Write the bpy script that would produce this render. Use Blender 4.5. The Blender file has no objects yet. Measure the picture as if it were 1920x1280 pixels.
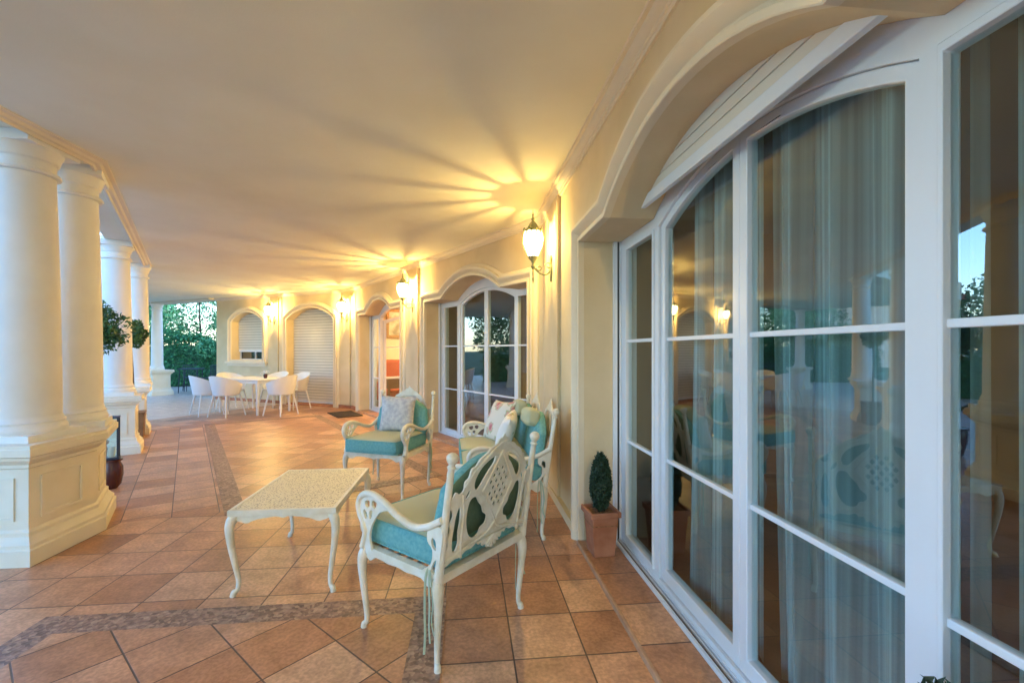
import bpy, bmesh, math, random
from mathutils import Vector, Matrix
from mathutils.geometry import tessellate_polygon
random.seed(7)
R = math.radians
scn = bpy.context.scene
COL = scn.collection

# ------------------------------------------------------------------ camera, sky, sun, exposure
F = 845.0
EYE = 1.36
cam = bpy.data.cameras.new('camera'); camo = bpy.data.objects.new('camera', cam); COL.objects.link(camo)
camo.location = (0, 0, EYE); camo.rotation_euler = (R(90), 0, 0)
cam.sensor_width = 36; cam.lens = 36*F/1920; cam.shift_y = (656-640)/1920
cam.clip_start = 0.05; cam.clip_end = 600
scn.camera = camo

SUN_EL, SUN_AZ = 12.0, 110.0      # azimuth of the sky's sun, set low behind the house (dusk)
w = bpy.data.worlds.new('World'); scn.world = w; w.use_nodes = True
nt = w.node_tree; nt.nodes.clear()
sky = nt.nodes.new('ShaderNodeTexSky'); sky.sky_type = 'NISHITA'; sky.sun_disc = False
sky.sun_elevation = R(SUN_EL); sky.sun_rotation = R(SUN_AZ); sky.air_density = 1.2; sky.dust_density = 0.3; sky.ozone_density = 4.0
bg = nt.nodes.new('ShaderNodeBackground'); bg.inputs[1].default_value = 0.15
tint = nt.nodes.new('ShaderNodeMix'); tint.data_type = 'RGBA'; tint.blend_type = 'MULTIPLY'; tint.inputs[0].default_value = 1; tint.inputs[7].default_value = (.92, .98, 1.13, 1)
wo = nt.nodes.new('ShaderNodeOutputWorld')
nt.links.new(sky.outputs[0], tint.inputs[6]); nt.links.new(tint.outputs[2], bg.inputs[0]); nt.links.new(bg.outputs[0], wo.inputs[0])
sl = bpy.data.lights.new('sun', 'SUN'); sl.energy = 0.12; sl.angle = R(12); sl.color = (1, .8, .6)
so = bpy.data.objects.new('sun', sl); COL.objects.link(so)
sd = Vector((math.sin(R(SUN_AZ))*math.cos(R(SUN_EL)), math.cos(R(SUN_AZ))*math.cos(R(SUN_EL)), math.sin(R(SUN_EL))))
so.rotation_euler = sd.to_track_quat('Z', 'Y').to_euler()
scn.view_settings.view_transform = 'Standard'; scn.view_settings.look = 'None'
scn.view_settings.exposure = 3.05; scn.view_settings.gamma = 1
LAMP_W = 7.6
ROOM_W = 32

# ------------------------------------------------------------------ helpers
def tag(o, label=None, cat=None, group=None, kind=None):
    if label: o['label'] = label
    if cat: o['category'] = cat
    if group: o['group'] = group
    if kind: o['kind'] = kind
    return o
def empty(name, loc=(0, 0, 0), rz=0.0, label=None, cat=None, group=None):
    o = bpy.data.objects.new(name, None); COL.objects.link(o); o.empty_display_size = .1
    o.location = loc; o.rotation_euler = (0, 0, rz)
    return tag(o, label, cat, group)
def kids(o): return [c for c in COL.objects if c.parent == o]
def copy_tree(o, parent=None):
    c = o.copy(); COL.objects.link(c); c.parent = parent
    for ch in kids(o): copy_tree(ch, c)
    return c
def catmull(pts, n=6, closed=True):
    out = []; m = len(pts)
    rng = range(m) if closed else range(m-1)
    for i in rng:
        if closed: p = [Vector(pts[(i+k) % m]) for k in (-1, 0, 1, 2)]
        else: p = [Vector(pts[min(max(i+k, 0), m-1)]) for k in (-1, 0, 1, 2)]
        for j in range(n):
            t = j/n
            out.append(.5*((2*p[1])+(p[2]-p[0])*t+(2*p[0]-5*p[1]+4*p[2]-p[3])*t*t+(-p[0]+3*p[1]-3*p[2]+p[3])*t**3))
    if not closed: out.append(Vector(pts[-1]))
    return out
class MB:
    def __init__(s): s.bm = bmesh.new()
    def quad(s, pts):
        try: return s.bm.faces.new([s.bm.verts.new(p) for p in pts])
        except ValueError: return None
    def box(s, x0, x1, y0, y1, z0, z1, M=None):
        v = [Vector(p) for p in ((x0,y0,z0),(x1,y0,z0),(x1,y1,z0),(x0,y1,z0),(x0,y0,z1),(x1,y0,z1),(x1,y1,z1),(x0,y1,z1))]
        if M is not None: v = [M @ p for p in v]
        v = [s.bm.verts.new(p) for p in v]
        for f in ((3,2,1,0),(4,5,6,7),(0,1,5,4),(1,2,6,5),(2,3,7,6),(3,0,4,7)): s.bm.faces.new([v[i] for i in f])
        return s
    def frustum(s, c, hx0, hy0, z0, hx1, hy1, z1):
        x, y = c; v = []
        for hx, hy, z in ((hx0, hy0, z0), (hx1, hy1, z1)):
            v += [s.bm.verts.new((x+a*hx, y+b*hy, z)) for a, b in ((-1,-1),(1,-1),(1,1),(-1,1))]
        for f in ((3,2,1,0),(4,5,6,7),(0,1,5,4),(1,2,6,5),(2,3,7,6),(3,0,4,7)): s.bm.faces.new([v[i] for i in f])
        return s
    def tube(s, path, rad, n=8, cap=True, flat=1.0):
        path = [Vector(p) for p in path]; m = len(path)
        if not hasattr(rad, '__len__'): rad = [rad]*m
        rings = []; up = None
        for i, p in enumerate(path):
            t = (path[min(i+1, m-1)]-path[max(i-1, 0)])
            if t.length < 1e-9: t = Vector((0, 0, 1))
            t.normalize()
            if up is None:
                up = Vector((0, 0, 1)) if abs(t.z) < .9 else Vector((1, 0, 0))
            a = up - t*up.dot(t)
            if a.length < 1e-4: a = t.orthogonal()
            a.normalize(); b = t.cross(a); up = a
            rings.append([s.bm.verts.new(p+(a*math.cos(2*math.pi*k/n)+b*flat*math.sin(2*math.pi*k/n))*rad[i]) for k in range(n)])
        for i in range(m-1):
            for k in range(n): s.bm.faces.new([rings[i][k], rings[i][(k+1)%n], rings[i+1][(k+1)%n], rings[i+1][k]])
        if cap:
            s.bm.faces.new(rings[0][::-1]); s.bm.faces.new(rings[-1])
        return s
    def lathe(s, prof, c=(0, 0, 0), n=32, cap=True):
        c = Vector(c); rings = [[s.bm.verts.new(c+Vector((r*math.cos(2*math.pi*k/n), r*math.sin(2*math.pi*k/n), z))) for k in range(n)] for r, z in prof]
        for i in range(len(prof)-1):
            for k in range(n): s.bm.faces.new([rings[i][k], rings[i][(k+1)%n], rings[i+1][(k+1)%n], rings[i+1][k]])
        if cap:
            s.bm.faces.new(rings[0][::-1]); s.bm.faces.new(rings[-1])
        return s
    def slab(s, loops, t0, t1, fn):
        """prism of a 2D outline with holes; fn(a, b, t) maps to 3D"""
        loops = [[(p[0], p[1]) for p in L] for L in loops]
        tri = tessellate_polygon([[Vector((a, b, 0)) for a, b in L] for L in loops])
        flat = [p for L in loops for p in L]
        v0 = [s.bm.verts.new(fn(a, b, t0)) for a, b in flat]; v1 = [s.bm.verts.new(fn(a, b, t1)) for a, b in flat]
        for t in tri:
            try:
                s.bm.faces.new([v0[i] for i in t]); s.bm.faces.new([v1[i] for i in reversed(t)])
            except ValueError: pass
        k = 0
        for L in loops:
            m = len(L)
            for i in range(m):
                a, b = k+i, k+(i+1) % m
                try: s.bm.faces.new([v0[a], v0[b], v1[b], v1[a]])
                except ValueError: pass
            k += m
        return s
    def sweep(s, path, prof, fn, closed=False):
        """path of 2D points, profile of (offset to the left of the path, proud); fn(a, b, t)"""
        m = len(path); P = [Vector((p[0], p[1])) for p in path]; rows = []
        for i, p in enumerate(P):
            a = P[i-1] if (i > 0 or closed) else None; b = P[(i+1) % m] if (i < m-1 or closed) else None
            d1 = (p-a).normalized() if a is not None else None; d2 = (b-p).normalized() if b is not None else None
            d1 = d1 if d1 is not None else d2; d2 = d2 if d2 is not None else d1
            n1 = Vector((-d1.y, d1.x)); n2 = Vector((-d2.y, d2.x)); nn = (n1+n2)
            if nn.length < 1e-6: nn = n1
            nn.normalize(); q = nn/max(nn.dot(n1), .5)
            rows.append([s.bm.verts.new(fn(p.x+q.x*o, p.y+q.y*o, t)) for o, t in prof])
        for i in range(m if closed else m-1):
            r0, r1 = rows[i], rows[(i+1) % m]
            for j in range(len(prof)-1): s.bm.faces.new([r0[j], r1[j], r1[j+1], r0[j+1]])
        if not closed:
            for r in (rows[0], rows[-1]):
                try: s.bm.faces.new(r)
                except ValueError: pass
        return s
    def leaves(s, n, fn, size, asp=.5, rnd=random):
        """n leaf faces; fn() gives a position"""
        for _ in range(n):
            p = fn(); a = Vector((rnd.gauss(0,1), rnd.gauss(0,1), rnd.gauss(0,1))).normalized()
            b = a.orthogonal().normalized(); b = Matrix.Rotation(rnd.uniform(0, 6.28), 3, a) @ b
            L = size*rnd.uniform(.6, 1.3); c = a.cross(b)*L*asp*.5; b = b*L*.5
            s.quad([p-b, p-b*.1+c, p+b, p-b*.1-c])
        return s
    def warp(s, fn):
        for v in s.bm.verts: v.co = fn(v.co)
        return s
    def build(s, name, mat, parent=None, loc=None, rz=None, smooth=True, ang=38, bevel=0, seg=2, fix=True):
        if fix: bmesh.ops.recalc_face_normals(s.bm, faces=s.bm.faces)
        me = bpy.data.meshes.new(name); s.bm.to_mesh(me); s.bm.free()
        o = bpy.data.objects.new(name, me); COL.objects.link(o); o.parent = parent
        me.materials.append(mat)
        if loc is not None: o.location = loc
        if rz is not None: o.rotation_euler = (0, 0, rz)
        if smooth:
            for p in me.polygons: p.use_smooth = True
            try: me.set_sharp_from_angle(angle=R(ang))
            except Exception: pass
        if bevel:
            md = o.modifiers.new('bevel', 'BEVEL'); md.width = bevel; md.segments = seg; md.limit_method = 'ANGLE'; md.angle_limit = R(40)
            md.harden_normals = False
        return o

# ------------------------------------------------------------------ materials
def mat(name, col=(.5,.5,.5), rough=.6, metal=0, spec=.5, var=None, scale=4, bump=0, bscale=60, detail=5, coat=0, coords='Object', stretch=None):
    m = bpy.data.materials.new(name); m.use_nodes = True; n = m.node_tree; b = n.nodes['Principled BSDF']
    b.inputs['Base Color'].default_value = (*col, 1); b.inputs['Roughness'].default_value = rough
    b.inputs['Metallic'].default_value = metal; b.inputs['Specular IOR Level'].default_value = spec
    if coat: b.inputs['Coat Weight'].default_value = coat; b.inputs['Coat Roughness'].default_value = .15
    tc = n.nodes.new('ShaderNodeTexCoord'); src = tc.outputs[coords]
    if stretch:
        mp = n.nodes.new('ShaderNodeMapping'); mp.inputs['Scale'].default_value = stretch; n.links.new(src, mp.inputs[0]); src = mp.outputs[0]
    if var:
        no = n.nodes.new('ShaderNodeTexNoise'); no.inputs['Scale'].default_value = scale; no.inputs['Detail'].default_value = detail
        cr = n.nodes.new('ShaderNodeValToRGB'); cr.color_ramp.elements[0].position = .35; cr.color_ramp.elements[1].position = .65
        cr.color_ramp.elements[0].color = (*col, 1); cr.color_ramp.elements[1].color = (*var, 1)
        n.links.new(src, no.inputs['Vector']); n.links.new(no.outputs['Fac'], cr.inputs[0]); n.links.new(cr.outputs[0], b.inputs['Base Color'])
    if bump:
        no = n.nodes.new('ShaderNodeTexNoise'); no.inputs['Scale'].default_value = bscale; no.inputs['Detail'].default_value = 6
        bu = n.nodes.new('ShaderNodeBump'); bu.inputs['Strength'].default_value = bump; bu.inputs['Distance'].default_value = .01
        n.links.new(src, no.inputs['Vector']); n.links.new(no.outputs['Fac'], bu.inputs['Height']); n.links.new(bu.outputs[0], b.inputs['Normal'])
    return m
def tile_mat(name, off=(0, 0), rot=0, pale=False):
    m = bpy.data.materials.new(name); m.use_nodes = True; n = m.node_tree; L = n.links; b = n.nodes['Principled BSDF']
    tc = n.nodes.new('ShaderNodeTexCoord'); mp = n.nodes.new('ShaderNodeMapping'); mp.inputs['Location'].default_value = (*off, 0); mp.inputs['Rotation'].default_value = (0, 0, rot)
    L.new(tc.outputs['Object'], mp.inputs[0])
    br = n.nodes.new('ShaderNodeTexBrick'); br.offset = 0; br.squash = 1
    for k, v in (('Scale', 1), ('Mortar Size', .0042), ('Mortar Smooth', .25), ('Bias', 0), ('Brick Width', .325), ('Row Height', .325)): br.inputs[k].default_value = v
    br.inputs['Color1'].default_value = (0, 0, 0, 1); br.inputs['Color2'].default_value = (1, 1, 1, 1); br.inputs['Mortar'].default_value = (.5, .5, .5, 1)
    L.new(mp.outputs[0], br.inputs['Vector'])
    base = n.nodes.new('ShaderNodeValToRGB'); e = base.color_ramp.elements
    e[0].position = 0; e[0].color = (.41, .205, .105, 1); e[1].position = 1; e[1].color = (.68, .43, .25, 1)
    x = e.new(.35); x.color = (.47, .24, .125, 1); x = e.new(.7); x.color = (.57, .325, .19, 1)
    if pale:  # sky light on the far floor, painted in as paler tile colours
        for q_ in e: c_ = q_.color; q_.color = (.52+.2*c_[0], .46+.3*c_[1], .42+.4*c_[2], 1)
    L.new(br.outputs['Color'], base.inputs[0])
    n1 = n.nodes.new('ShaderNodeTexNoise'); n1.inputs['Scale'].default_value = 6.5; n1.inputs['Detail'].default_value = 7; n1.inputs['Roughness'].default_value = .6; n1.inputs['Distortion'].default_value = .15
    L.new(mp.outputs[0], n1.inputs['Vector'])
    cr = n.nodes.new('ShaderNodeValToRGB'); cr.color_ramp.elements[0].position = .30; cr.color_ramp.elements[1].position = .70
    cr.color_ramp.elements[0].color = (.76, .70, .65, 1); cr.color_ramp.elements[1].color = (1.22, 1.20, 1.16, 1)
    L.new(n1.outputs['Fac'], cr.inputs[0])
    mx = n.nodes.new('ShaderNodeMix'); mx.data_type = 'RGBA'; mx.blend_type = 'MULTIPLY'; mx.inputs[0].default_value = 1
    L.new(base.outputs[0], mx.inputs[6]); L.new(cr.outputs[0], mx.inputs[7])
    n3 = n.nodes.new('ShaderNodeTexNoise'); n3.inputs['Scale'].default_value = 55; n3.inputs['Detail'].default_value = 4; L.new(mp.outputs[0], n3.inputs['Vector'])
    c3 = n.nodes.new('ShaderNodeValToRGB'); c3.color_ramp.elements[0].position = .38; c3.color_ramp.elements[1].position = .62
    c3.color_ramp.elements[0].color = (.84, .80, .77, 1); c3.color_ramp.elements[1].color = (1.1, 1.08, 1.08, 1); L.new(n3.outputs['Fac'], c3.inputs[0])
    m3 = n.nodes.new('ShaderNodeMix'); m3.data_type = 'RGBA'; m3.blend_type = 'MULTIPLY'; m3.inputs[0].default_value = 1
    L.new(mx.outputs[2], m3.inputs[6]); L.new(c3.outputs[0], m3.inputs[7])
    m2 = n.nodes.new('ShaderNodeMix'); m2.data_type = 'RGBA'; L.new(br.outputs['Fac'], m2.inputs[0]); L.new(m3.outputs[2], m2.inputs[6]); m2.inputs[7].default_value = (.12, .065, .04, 1)
    L.new(m2.outputs[2], b.inputs['Base Color'])
    rr = n.nodes.new('ShaderNodeMapRange'); rr.inputs[1].default_value = .3; rr.inputs[2].default_value = .7; rr.inputs[3].default_value = .32; rr.inputs[4].default_value = .42
    L.new(n1.outputs['Fac'], rr.inputs[0]); L.new(rr.outputs[0], b.inputs['Roughness']); b.inputs['Specular IOR Level'].default_value = .42
    ml = n.nodes.new('ShaderNodeMath'); ml.operation = 'MULTIPLY_ADD'; L.new(br.outputs['Fac'], ml.inputs[0]); ml.inputs[1].default_value = -1.2; L.new(n1.outputs['Fac'], ml.inputs[2])
    bu = n.nodes.new('ShaderNodeBump'); bu.inputs['Strength'].default_value = .5; bu.inputs['Distance'].default_value = .006
    L.new(ml.outputs[0], bu.inputs['Height']); L.new(bu.outputs[0], b.inputs['Normal'])
    return m
def mosaic_mat():
    m = bpy.data.materials.new('mosaic'); m.use_nodes = True; n = m.node_tree; L = n.links; b = n.nodes['Principled BSDF']
    tc = n.nodes.new('ShaderNodeTexCoord'); v = n.nodes.new('ShaderNodeTexVoronoi'); v.inputs['Scale'].default_value = 48
    L.new(tc.outputs['Object'], v.inputs['Vector'])
    cr = n.nodes.new('ShaderNodeValToRGB'); e = cr.color_ramp.elements; e[0].color = (.22, .125, .08, 1); e[1].color = (.50, .33, .21, 1)
    x = e.new(.4); x.color = (.32, .185, .12, 1); x = e.new(.7); x.color = (.43, .255, .165, 1)
    sp = n.nodes.new('ShaderNodeSeparateColor'); L.new(v.outputs['Color'], sp.inputs[0]); L.new(sp.outputs[0], cr.inputs[0])
    wv = n.nodes.new('ShaderNodeTexWave'); wv.wave_type = 'RINGS'; wv.inputs['Scale'].default_value = 7; wv.inputs['Distortion'].default_value = 9; wv.inputs['Detail'].default_value = 2; wv.inputs['Detail Scale'].default_value = 3
    L.new(tc.outputs['Object'], wv.inputs['Vector'])
    mx = n.nodes.new('ShaderNodeMix'); mx.data_type = 'RGBA'; mx.blend_type = 'MULTIPLY'; mx.inputs[0].default_value = .30
    L.new(cr.outputs[0], mx.inputs[6]); L.new(wv.outputs['Color'], mx.inputs[7]); L.new(mx.outputs[2], b.inputs['Base Color'])
    b.inputs['Roughness'].default_value = .5
    bu = n.nodes.new('ShaderNodeBump'); bu.inputs['Strength'].default_value = .5; bu.inputs['Distance'].default_value = .004; L.new(v.outputs['Distance'], bu.inputs['Height']); L.new(bu.outputs[0], b.inputs['Normal'])
    return m
def glass_mat(name, tint=(.88, .96, .96), ior=2.3):
    m = bpy.data.materials.new(name); m.use_nodes = True; n = m.node_tree; L = n.links; n.nodes.clear()
    o = n.nodes.new('ShaderNodeOutputMaterial'); t = n.nodes.new('ShaderNodeBsdfTransparent'); t.inputs[0].default_value = (*tint, 1)
    g = n.nodes.new('ShaderNodeBsdfGlossy'); g.inputs['Roughness'].default_value = .005; g.inputs['Color'].default_value = (.95, .98, 1, 1)
    f = n.nodes.new('ShaderNodeFresnel'); f.inputs[0].default_value = ior; mx = n.nodes.new('ShaderNodeMixShader')
    tc = n.nodes.new('ShaderNodeTexCoord'); no = n.nodes.new('ShaderNodeTexNoise'); no.inputs['Scale'].default_value = 2.2; no.inputs['Detail'].default_value = 1
    bu = n.nodes.new('ShaderNodeBump'); bu.inputs['Strength'].default_value = .10; bu.inputs['Distance'].default_value = .004
    L.new(tc.outputs['Object'], no.inputs['Vector']); L.new(no.outputs['Fac'], bu.inputs['Height']); L.new(bu.outputs[0], g.inputs['Normal'])
    gm = n.nodes.new('ShaderNodeNewGeometry'); iv = n.nodes.new('ShaderNodeMath'); iv.operation = 'SUBTRACT'; iv.inputs[0].default_value = 1; L.new(gm.outputs['Backfacing'], iv.inputs[1])
    ml = n.nodes.new('ShaderNodeMath'); ml.operation = 'MULTIPLY'; L.new(f.outputs[0], ml.inputs[0]); L.new(iv.outputs[0], ml.inputs[1])   # only the outer face of a pane reflects
    L.new(ml.outputs[0], mx.inputs[0]); L.new(t.outputs[0], mx.inputs[1]); L.new(g.outputs[0], mx.inputs[2]); L.new(mx.outputs[0], o.inputs[0])
    return m
def sheer_mat():
    m = bpy.data.materials.new('sheer_curtain'); m.use_nodes = True; n = m.node_tree; L = n.links; n.nodes.clear()
    o = n.nodes.new('ShaderNodeOutputMaterial'); t = n.nodes.new('ShaderNodeBsdfTransparent')
    d = n.nodes.new('ShaderNodeBsdfDiffuse'); d.inputs[0].default_value = (.56, .70, .70, 1); tr = n.nodes.new('ShaderNodeBsdfTranslucent'); tr.inputs[0].default_value = (.56, .70, .70, 1)
    a = n.nodes.new('ShaderNodeMixShader'); a.inputs[0].default_value = .35; L.new(d.outputs[0], a.inputs[1]); L.new(tr.outputs[0], a.inputs[2])
    lw = n.nodes.new('ShaderNodeLayerWeight'); lw.inputs[0].default_value = .55
    mr = n.nodes.new('ShaderNodeMapRange'); mr.inputs[3].default_value = .44; mr.inputs[4].default_value = 1.0; L.new(lw.outputs['Facing'], mr.inputs[0])
    tc = n.nodes.new('ShaderNodeTexCoord'); mp = n.nodes.new('ShaderNodeMapping'); mp.inputs['Scale'].default_value = (14, 42, .12); L.new(tc.outputs['Object'], mp.inputs[0])
    no = n.nodes.new('ShaderNodeTexNoise'); no.inputs['Scale'].default_value = 1; no.inputs['Detail'].default_value = 3; L.new(mp.outputs[0], no.inputs['Vector'])   # threads and gathers of the voile
    m2 = n.nodes.new('ShaderNodeMapRange'); m2.inputs[1].default_value = .3; m2.inputs[2].default_value = .7; m2.inputs[3].default_value = .62; m2.inputs[4].default_value = 1.5; L.new(no.outputs['Fac'], m2.inputs[0])
    m3 = n.nodes.new('ShaderNodeMath'); m3.operation = 'MULTIPLY'; m3.use_clamp = True; L.new(mr.outputs[0], m3.inputs[0]); L.new(m2.outputs[0], m3.inputs[1])
    mx = n.nodes.new('ShaderNodeMixShader'); L.new(m3.outputs[0], mx.inputs[0]); L.new(t.outputs[0], mx.inputs[1]); L.new(a.outputs[0], mx.inputs[2]); L.new(mx.outputs[0], o.inputs[0])
    return m
def globe_mat():
    m = bpy.data.materials.new('lit_globe'); m.use_nodes = True; n = m.node_tree; L = n.links; n.nodes.clear()
    o = n.nodes.new('ShaderNodeOutputMaterial'); t = n.nodes.new('ShaderNodeBsdfTransparent'); t.inputs[0].default_value = (1, .95, .85, 1)
    e = n.nodes.new('ShaderNodeEmission'); e.inputs[0].default_value = (1, .80, .36, 1); e.inputs[1].default_value = 5.5
    mx = n.nodes.new('ShaderNodeMixShader'); mx.inputs[0].default_value = .35; L.new(t.outputs[0], mx.inputs[1]); L.new(e.outputs[0], mx.inputs[2]); L.new(mx.outputs[0], o.inputs[0])
    return m
def leaf_mat(name, c1, c2, rough=.55):
    m = bpy.data.materials.new(name); m.use_nodes = True; n = m.node_tree; L = n.links; b = n.nodes['Principled BSDF']
    g = n.nodes.new('ShaderNodeNewGeometry'); cr = n.nodes.new('ShaderNodeValToRGB'); cr.color_ramp.elements[0].color = (*c1, 1); cr.color_ramp.elements[1].color = (*c2, 1)
    L.new(g.outputs['Random Per Island'], cr.inputs[0]); L.new(cr.outputs[0], b.inputs['Base Color']); b.inputs['Roughness'].default_value = rough
    return m
def floral_mat(name, base, scale=9):
    m = bpy.data.materials.new(name); m.use_nodes = True; n = m.node_tree; L = n.links; b = n.nodes['Principled BSDF']
    tc = n.nodes.new('ShaderNodeTexCoord'); v = n.nodes.new('ShaderNodeTexVoronoi'); v.inputs['Scale'].default_value = scale; L.new(tc.outputs['Object'], v.inputs['Vector'])
    nz = n.nodes.new('ShaderNodeTexNoise'); nz.inputs['Scale'].default_value = 30; L.new(tc.outputs['Object'], nz.inputs['Vector'])
    ad = n.nodes.new('ShaderNodeMath'); ad.operation = 'MULTIPLY_ADD'; L.new(nz.outputs['Fac'], ad.inputs[0]); ad.inputs[1].default_value = .45; L.new(v.outputs['Distance'], ad.inputs[2])
    cr = n.nodes.new('ShaderNodeValToRGB'); cr.color_ramp.interpolation = 'LINEAR'; e = cr.color_ramp.elements
    e[0].position = .34; e[0].color = (.58, .16, .17, 1); e[1].position = .62; e[1].color = (*base, 1); x = e.new(.47); x.color = (.74, .42, .36, 1); x = e.new(.55); x.color = (.42, .46, .26, 1)
    L.new(ad.outputs[0], cr.inputs[0]); L.new(cr.outputs[0], b.inputs['Base Color']); b.inputs['Roughness'].default_value = .9
    return m
M = dict(
    wall=mat('wall_plaster', (.67, .525, .31), .85, var=(.75, .60, .38), scale=2.4, bump=.15, bscale=120),
    trim=mat('trim_plaster', (.76, .64, .46), .7, var=(.80, .68, .50), scale=3, bump=.05, bscale=40),
    ceiling=mat('ceiling_paint', (.80, .74, .565), .9, var=(.845, .795, .625), scale=1.7, bump=.06, bscale=90),
    column=mat('column_paint', (.81, .785, .72), .6, var=(.85, .83, .77), scale=5, bump=.04, bscale=50),
    joint=mat('shutter_joint', (.50, .46, .38), .7),
    plinth=mat('plinth_paint', (.79, .72, .56), .65, var=(.84, .78, .63), scale=5, bump=.04, bscale=50),
    frame=mat('white_frame', (.78, .80, .82), .32, var=(.80, .82, .84), scale=5),
    shutter=mat('shutter_slats', (.74, .69, .59), .5, var=(.77, .72, .62), scale=5),
    rail=mat('grey_rail', (.35, .36, .38), .35, .6), dark=mat('dark_gasket', (.02, .02, .02), .5),
    glass=glass_mat('window_glass'), tile_a=tile_mat('terracotta_tiles', (.613, -.02)), tile_d=tile_mat('terracotta_tiles_diagonal', (.12, .05)),
    tile_skylit=tile_mat('skylit_tone_tiles', (.613, -.02), pale=True), mosaic=mosaic_mat(), grout=mat('step_edge', (.50, .31, .19), .5, var=(.42, .24, .14), scale=20),
    cast=mat('cast_white', (.80, .77, .65), .38, var=(.70, .64, .48), scale=14, bump=.25, bscale=70),
    teal=mat('teal_fabric', (.13, .37, .365), .92, var=(.20, .46, .43), scale=55, bump=.5, bscale=400),
    sage=mat('sage_and_lit_tops', (.54, .55, .35), .92, var=(.55, .54, .34), scale=30, bump=.5, bscale=400),  # bolsters' own colour; on seat tops, lamp-lit teal painted in
    green=mat('teal_warm_shade', (.10, .17, .10), .92, var=(.13, .20, .12), scale=40, bump=.5, bscale=400),  # teal as it looks in warm lamp light, painted as a darker green
    mint=mat('mint_fabric', (.42, .52, .38), .92, bump=.5, bscale=400),
    floral=floral_mat('floral_fabric', (.78, .71, .60), 7), rose=floral_mat('rose_fabric', (.80, .77, .72), 6),
    lace=mat('pale_pillow', (.70, .68, .64), .95, var=(.50, .48, .49), scale=28, bump=.5, bscale=200),
    plastic=mat('white_plastic', (.80, .79, .76), .35), terra=mat('terracotta_pot', (.34, .125, .06), .8, var=(.46, .20, .11), scale=7, bump=.3, bscale=50),
    soil=mat('bark_soil', (.12, .06, .03), .95, var=(.38, .20, .09), scale=60, bump=1, bscale=80), oxblood=mat('dark_red_glaze', (.09, .02, .014), .25, spec=.6),
    woodbox=mat('brown_planter', (.20, .10, .04), .6, var=(.26, .14, .06), scale=8), bark=mat('bark', (.10, .07, .045), .9, bump=.6, bscale=40),
    yew=leaf_mat('yew_leaves', (.010, .030, .018), (.03, .075, .035)), leaf=leaf_mat('leaves', (.03, .10, .035), (.09, .22, .07)),
    lightleaf=leaf_mat('light_leaves', (.05, .26, .11), (.20, .46, .18)), hedge=leaf_mat('hedge_leaves', (.018, .12, .045), (.07, .28, .08)),
    lamp_metal=mat('painted_lamp_metal', (.20, .23, .13), .45, .3, var=(.30, .32, .19), scale=20), globe=globe_mat(), sheer=sheer_mat(),
    iron=mat('dark_blue_iron', (.03, .045, .07), .5, .3), lawn=mat('lawn', (.04, .09, .03), .95, var=(.07, .13, .04), scale=1.2, bump=.6, bscale=30),
    path=mat('pale_paving', (.45, .42, .38), .75, var=(.52, .49, .45), scale=1.4, bump=.2, bscale=30),
    roof=mat('clay_roof', (.24, .085, .05), .85, var=(.32, .13, .08), scale=6), house2=mat('neighbour_render', (.62, .58, .50), .9),
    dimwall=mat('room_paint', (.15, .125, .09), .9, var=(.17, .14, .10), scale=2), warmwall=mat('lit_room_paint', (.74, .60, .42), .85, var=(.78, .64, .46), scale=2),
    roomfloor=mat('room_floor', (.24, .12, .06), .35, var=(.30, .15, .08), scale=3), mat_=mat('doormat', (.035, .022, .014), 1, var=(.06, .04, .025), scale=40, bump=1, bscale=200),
    red=mat('red_fabric', (.50, .085, .045), .85, bump=.3, bscale=200), gold=mat('gilt_frame', (.35, .20, .07), .4, .5, var=(.22, .11, .04), scale=20),
    canvas=mat('picture_canvas', (.70, .62, .45), .8, var=(.30, .26, .17), scale=6), darkwood=mat('dark_wood', (.10, .045, .02), .4, var=(.14, .065, .03), scale=4, stretch=(1, 8, 8)),
    blackmat=mat('dark_void', (.05, .035, .025), .7))

# ------------------------------------------------------------------ plan: three wall facets, each with its own local frame (X = into the house, Y = along the wall)
TH = [R(5.74), R(35.74), R(65.74)]
def U(t): return Vector((-math.sin(t), math.cos(t)))
def N(t): return Vector((math.cos(t), math.sin(t)))
OA = N(TH[0])*.82
C0 = Vector((.33, 4.85)); C0 = OA+U(TH[0])*((C0-OA).dot(U(TH[0])))
LB = 6.96
C1 = C0+U(TH[1])*LB
LC = 4.91
C2 = C1+U(TH[2])*LC
OR = [OA, C0, C1]
def W(k, s, d): return OR[k]+U(TH[k])*s+N(TH[k])*d
LA = (C0-OA).dot(U(TH[0]))
WID = 3.55                                # wall to colonnade
b0 = (N(TH[0])+N(TH[1])).normalized(); b1 = (N(TH[1])+N(TH[2])).normalized()
q = 1/math.cos(R(15))
def corner0(d): return C0+b0*d*q
def corner1(d): return C1+b1*d*q
H = 2.79
def loc3(v, z=0): return (v.x, v.y, z)

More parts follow.
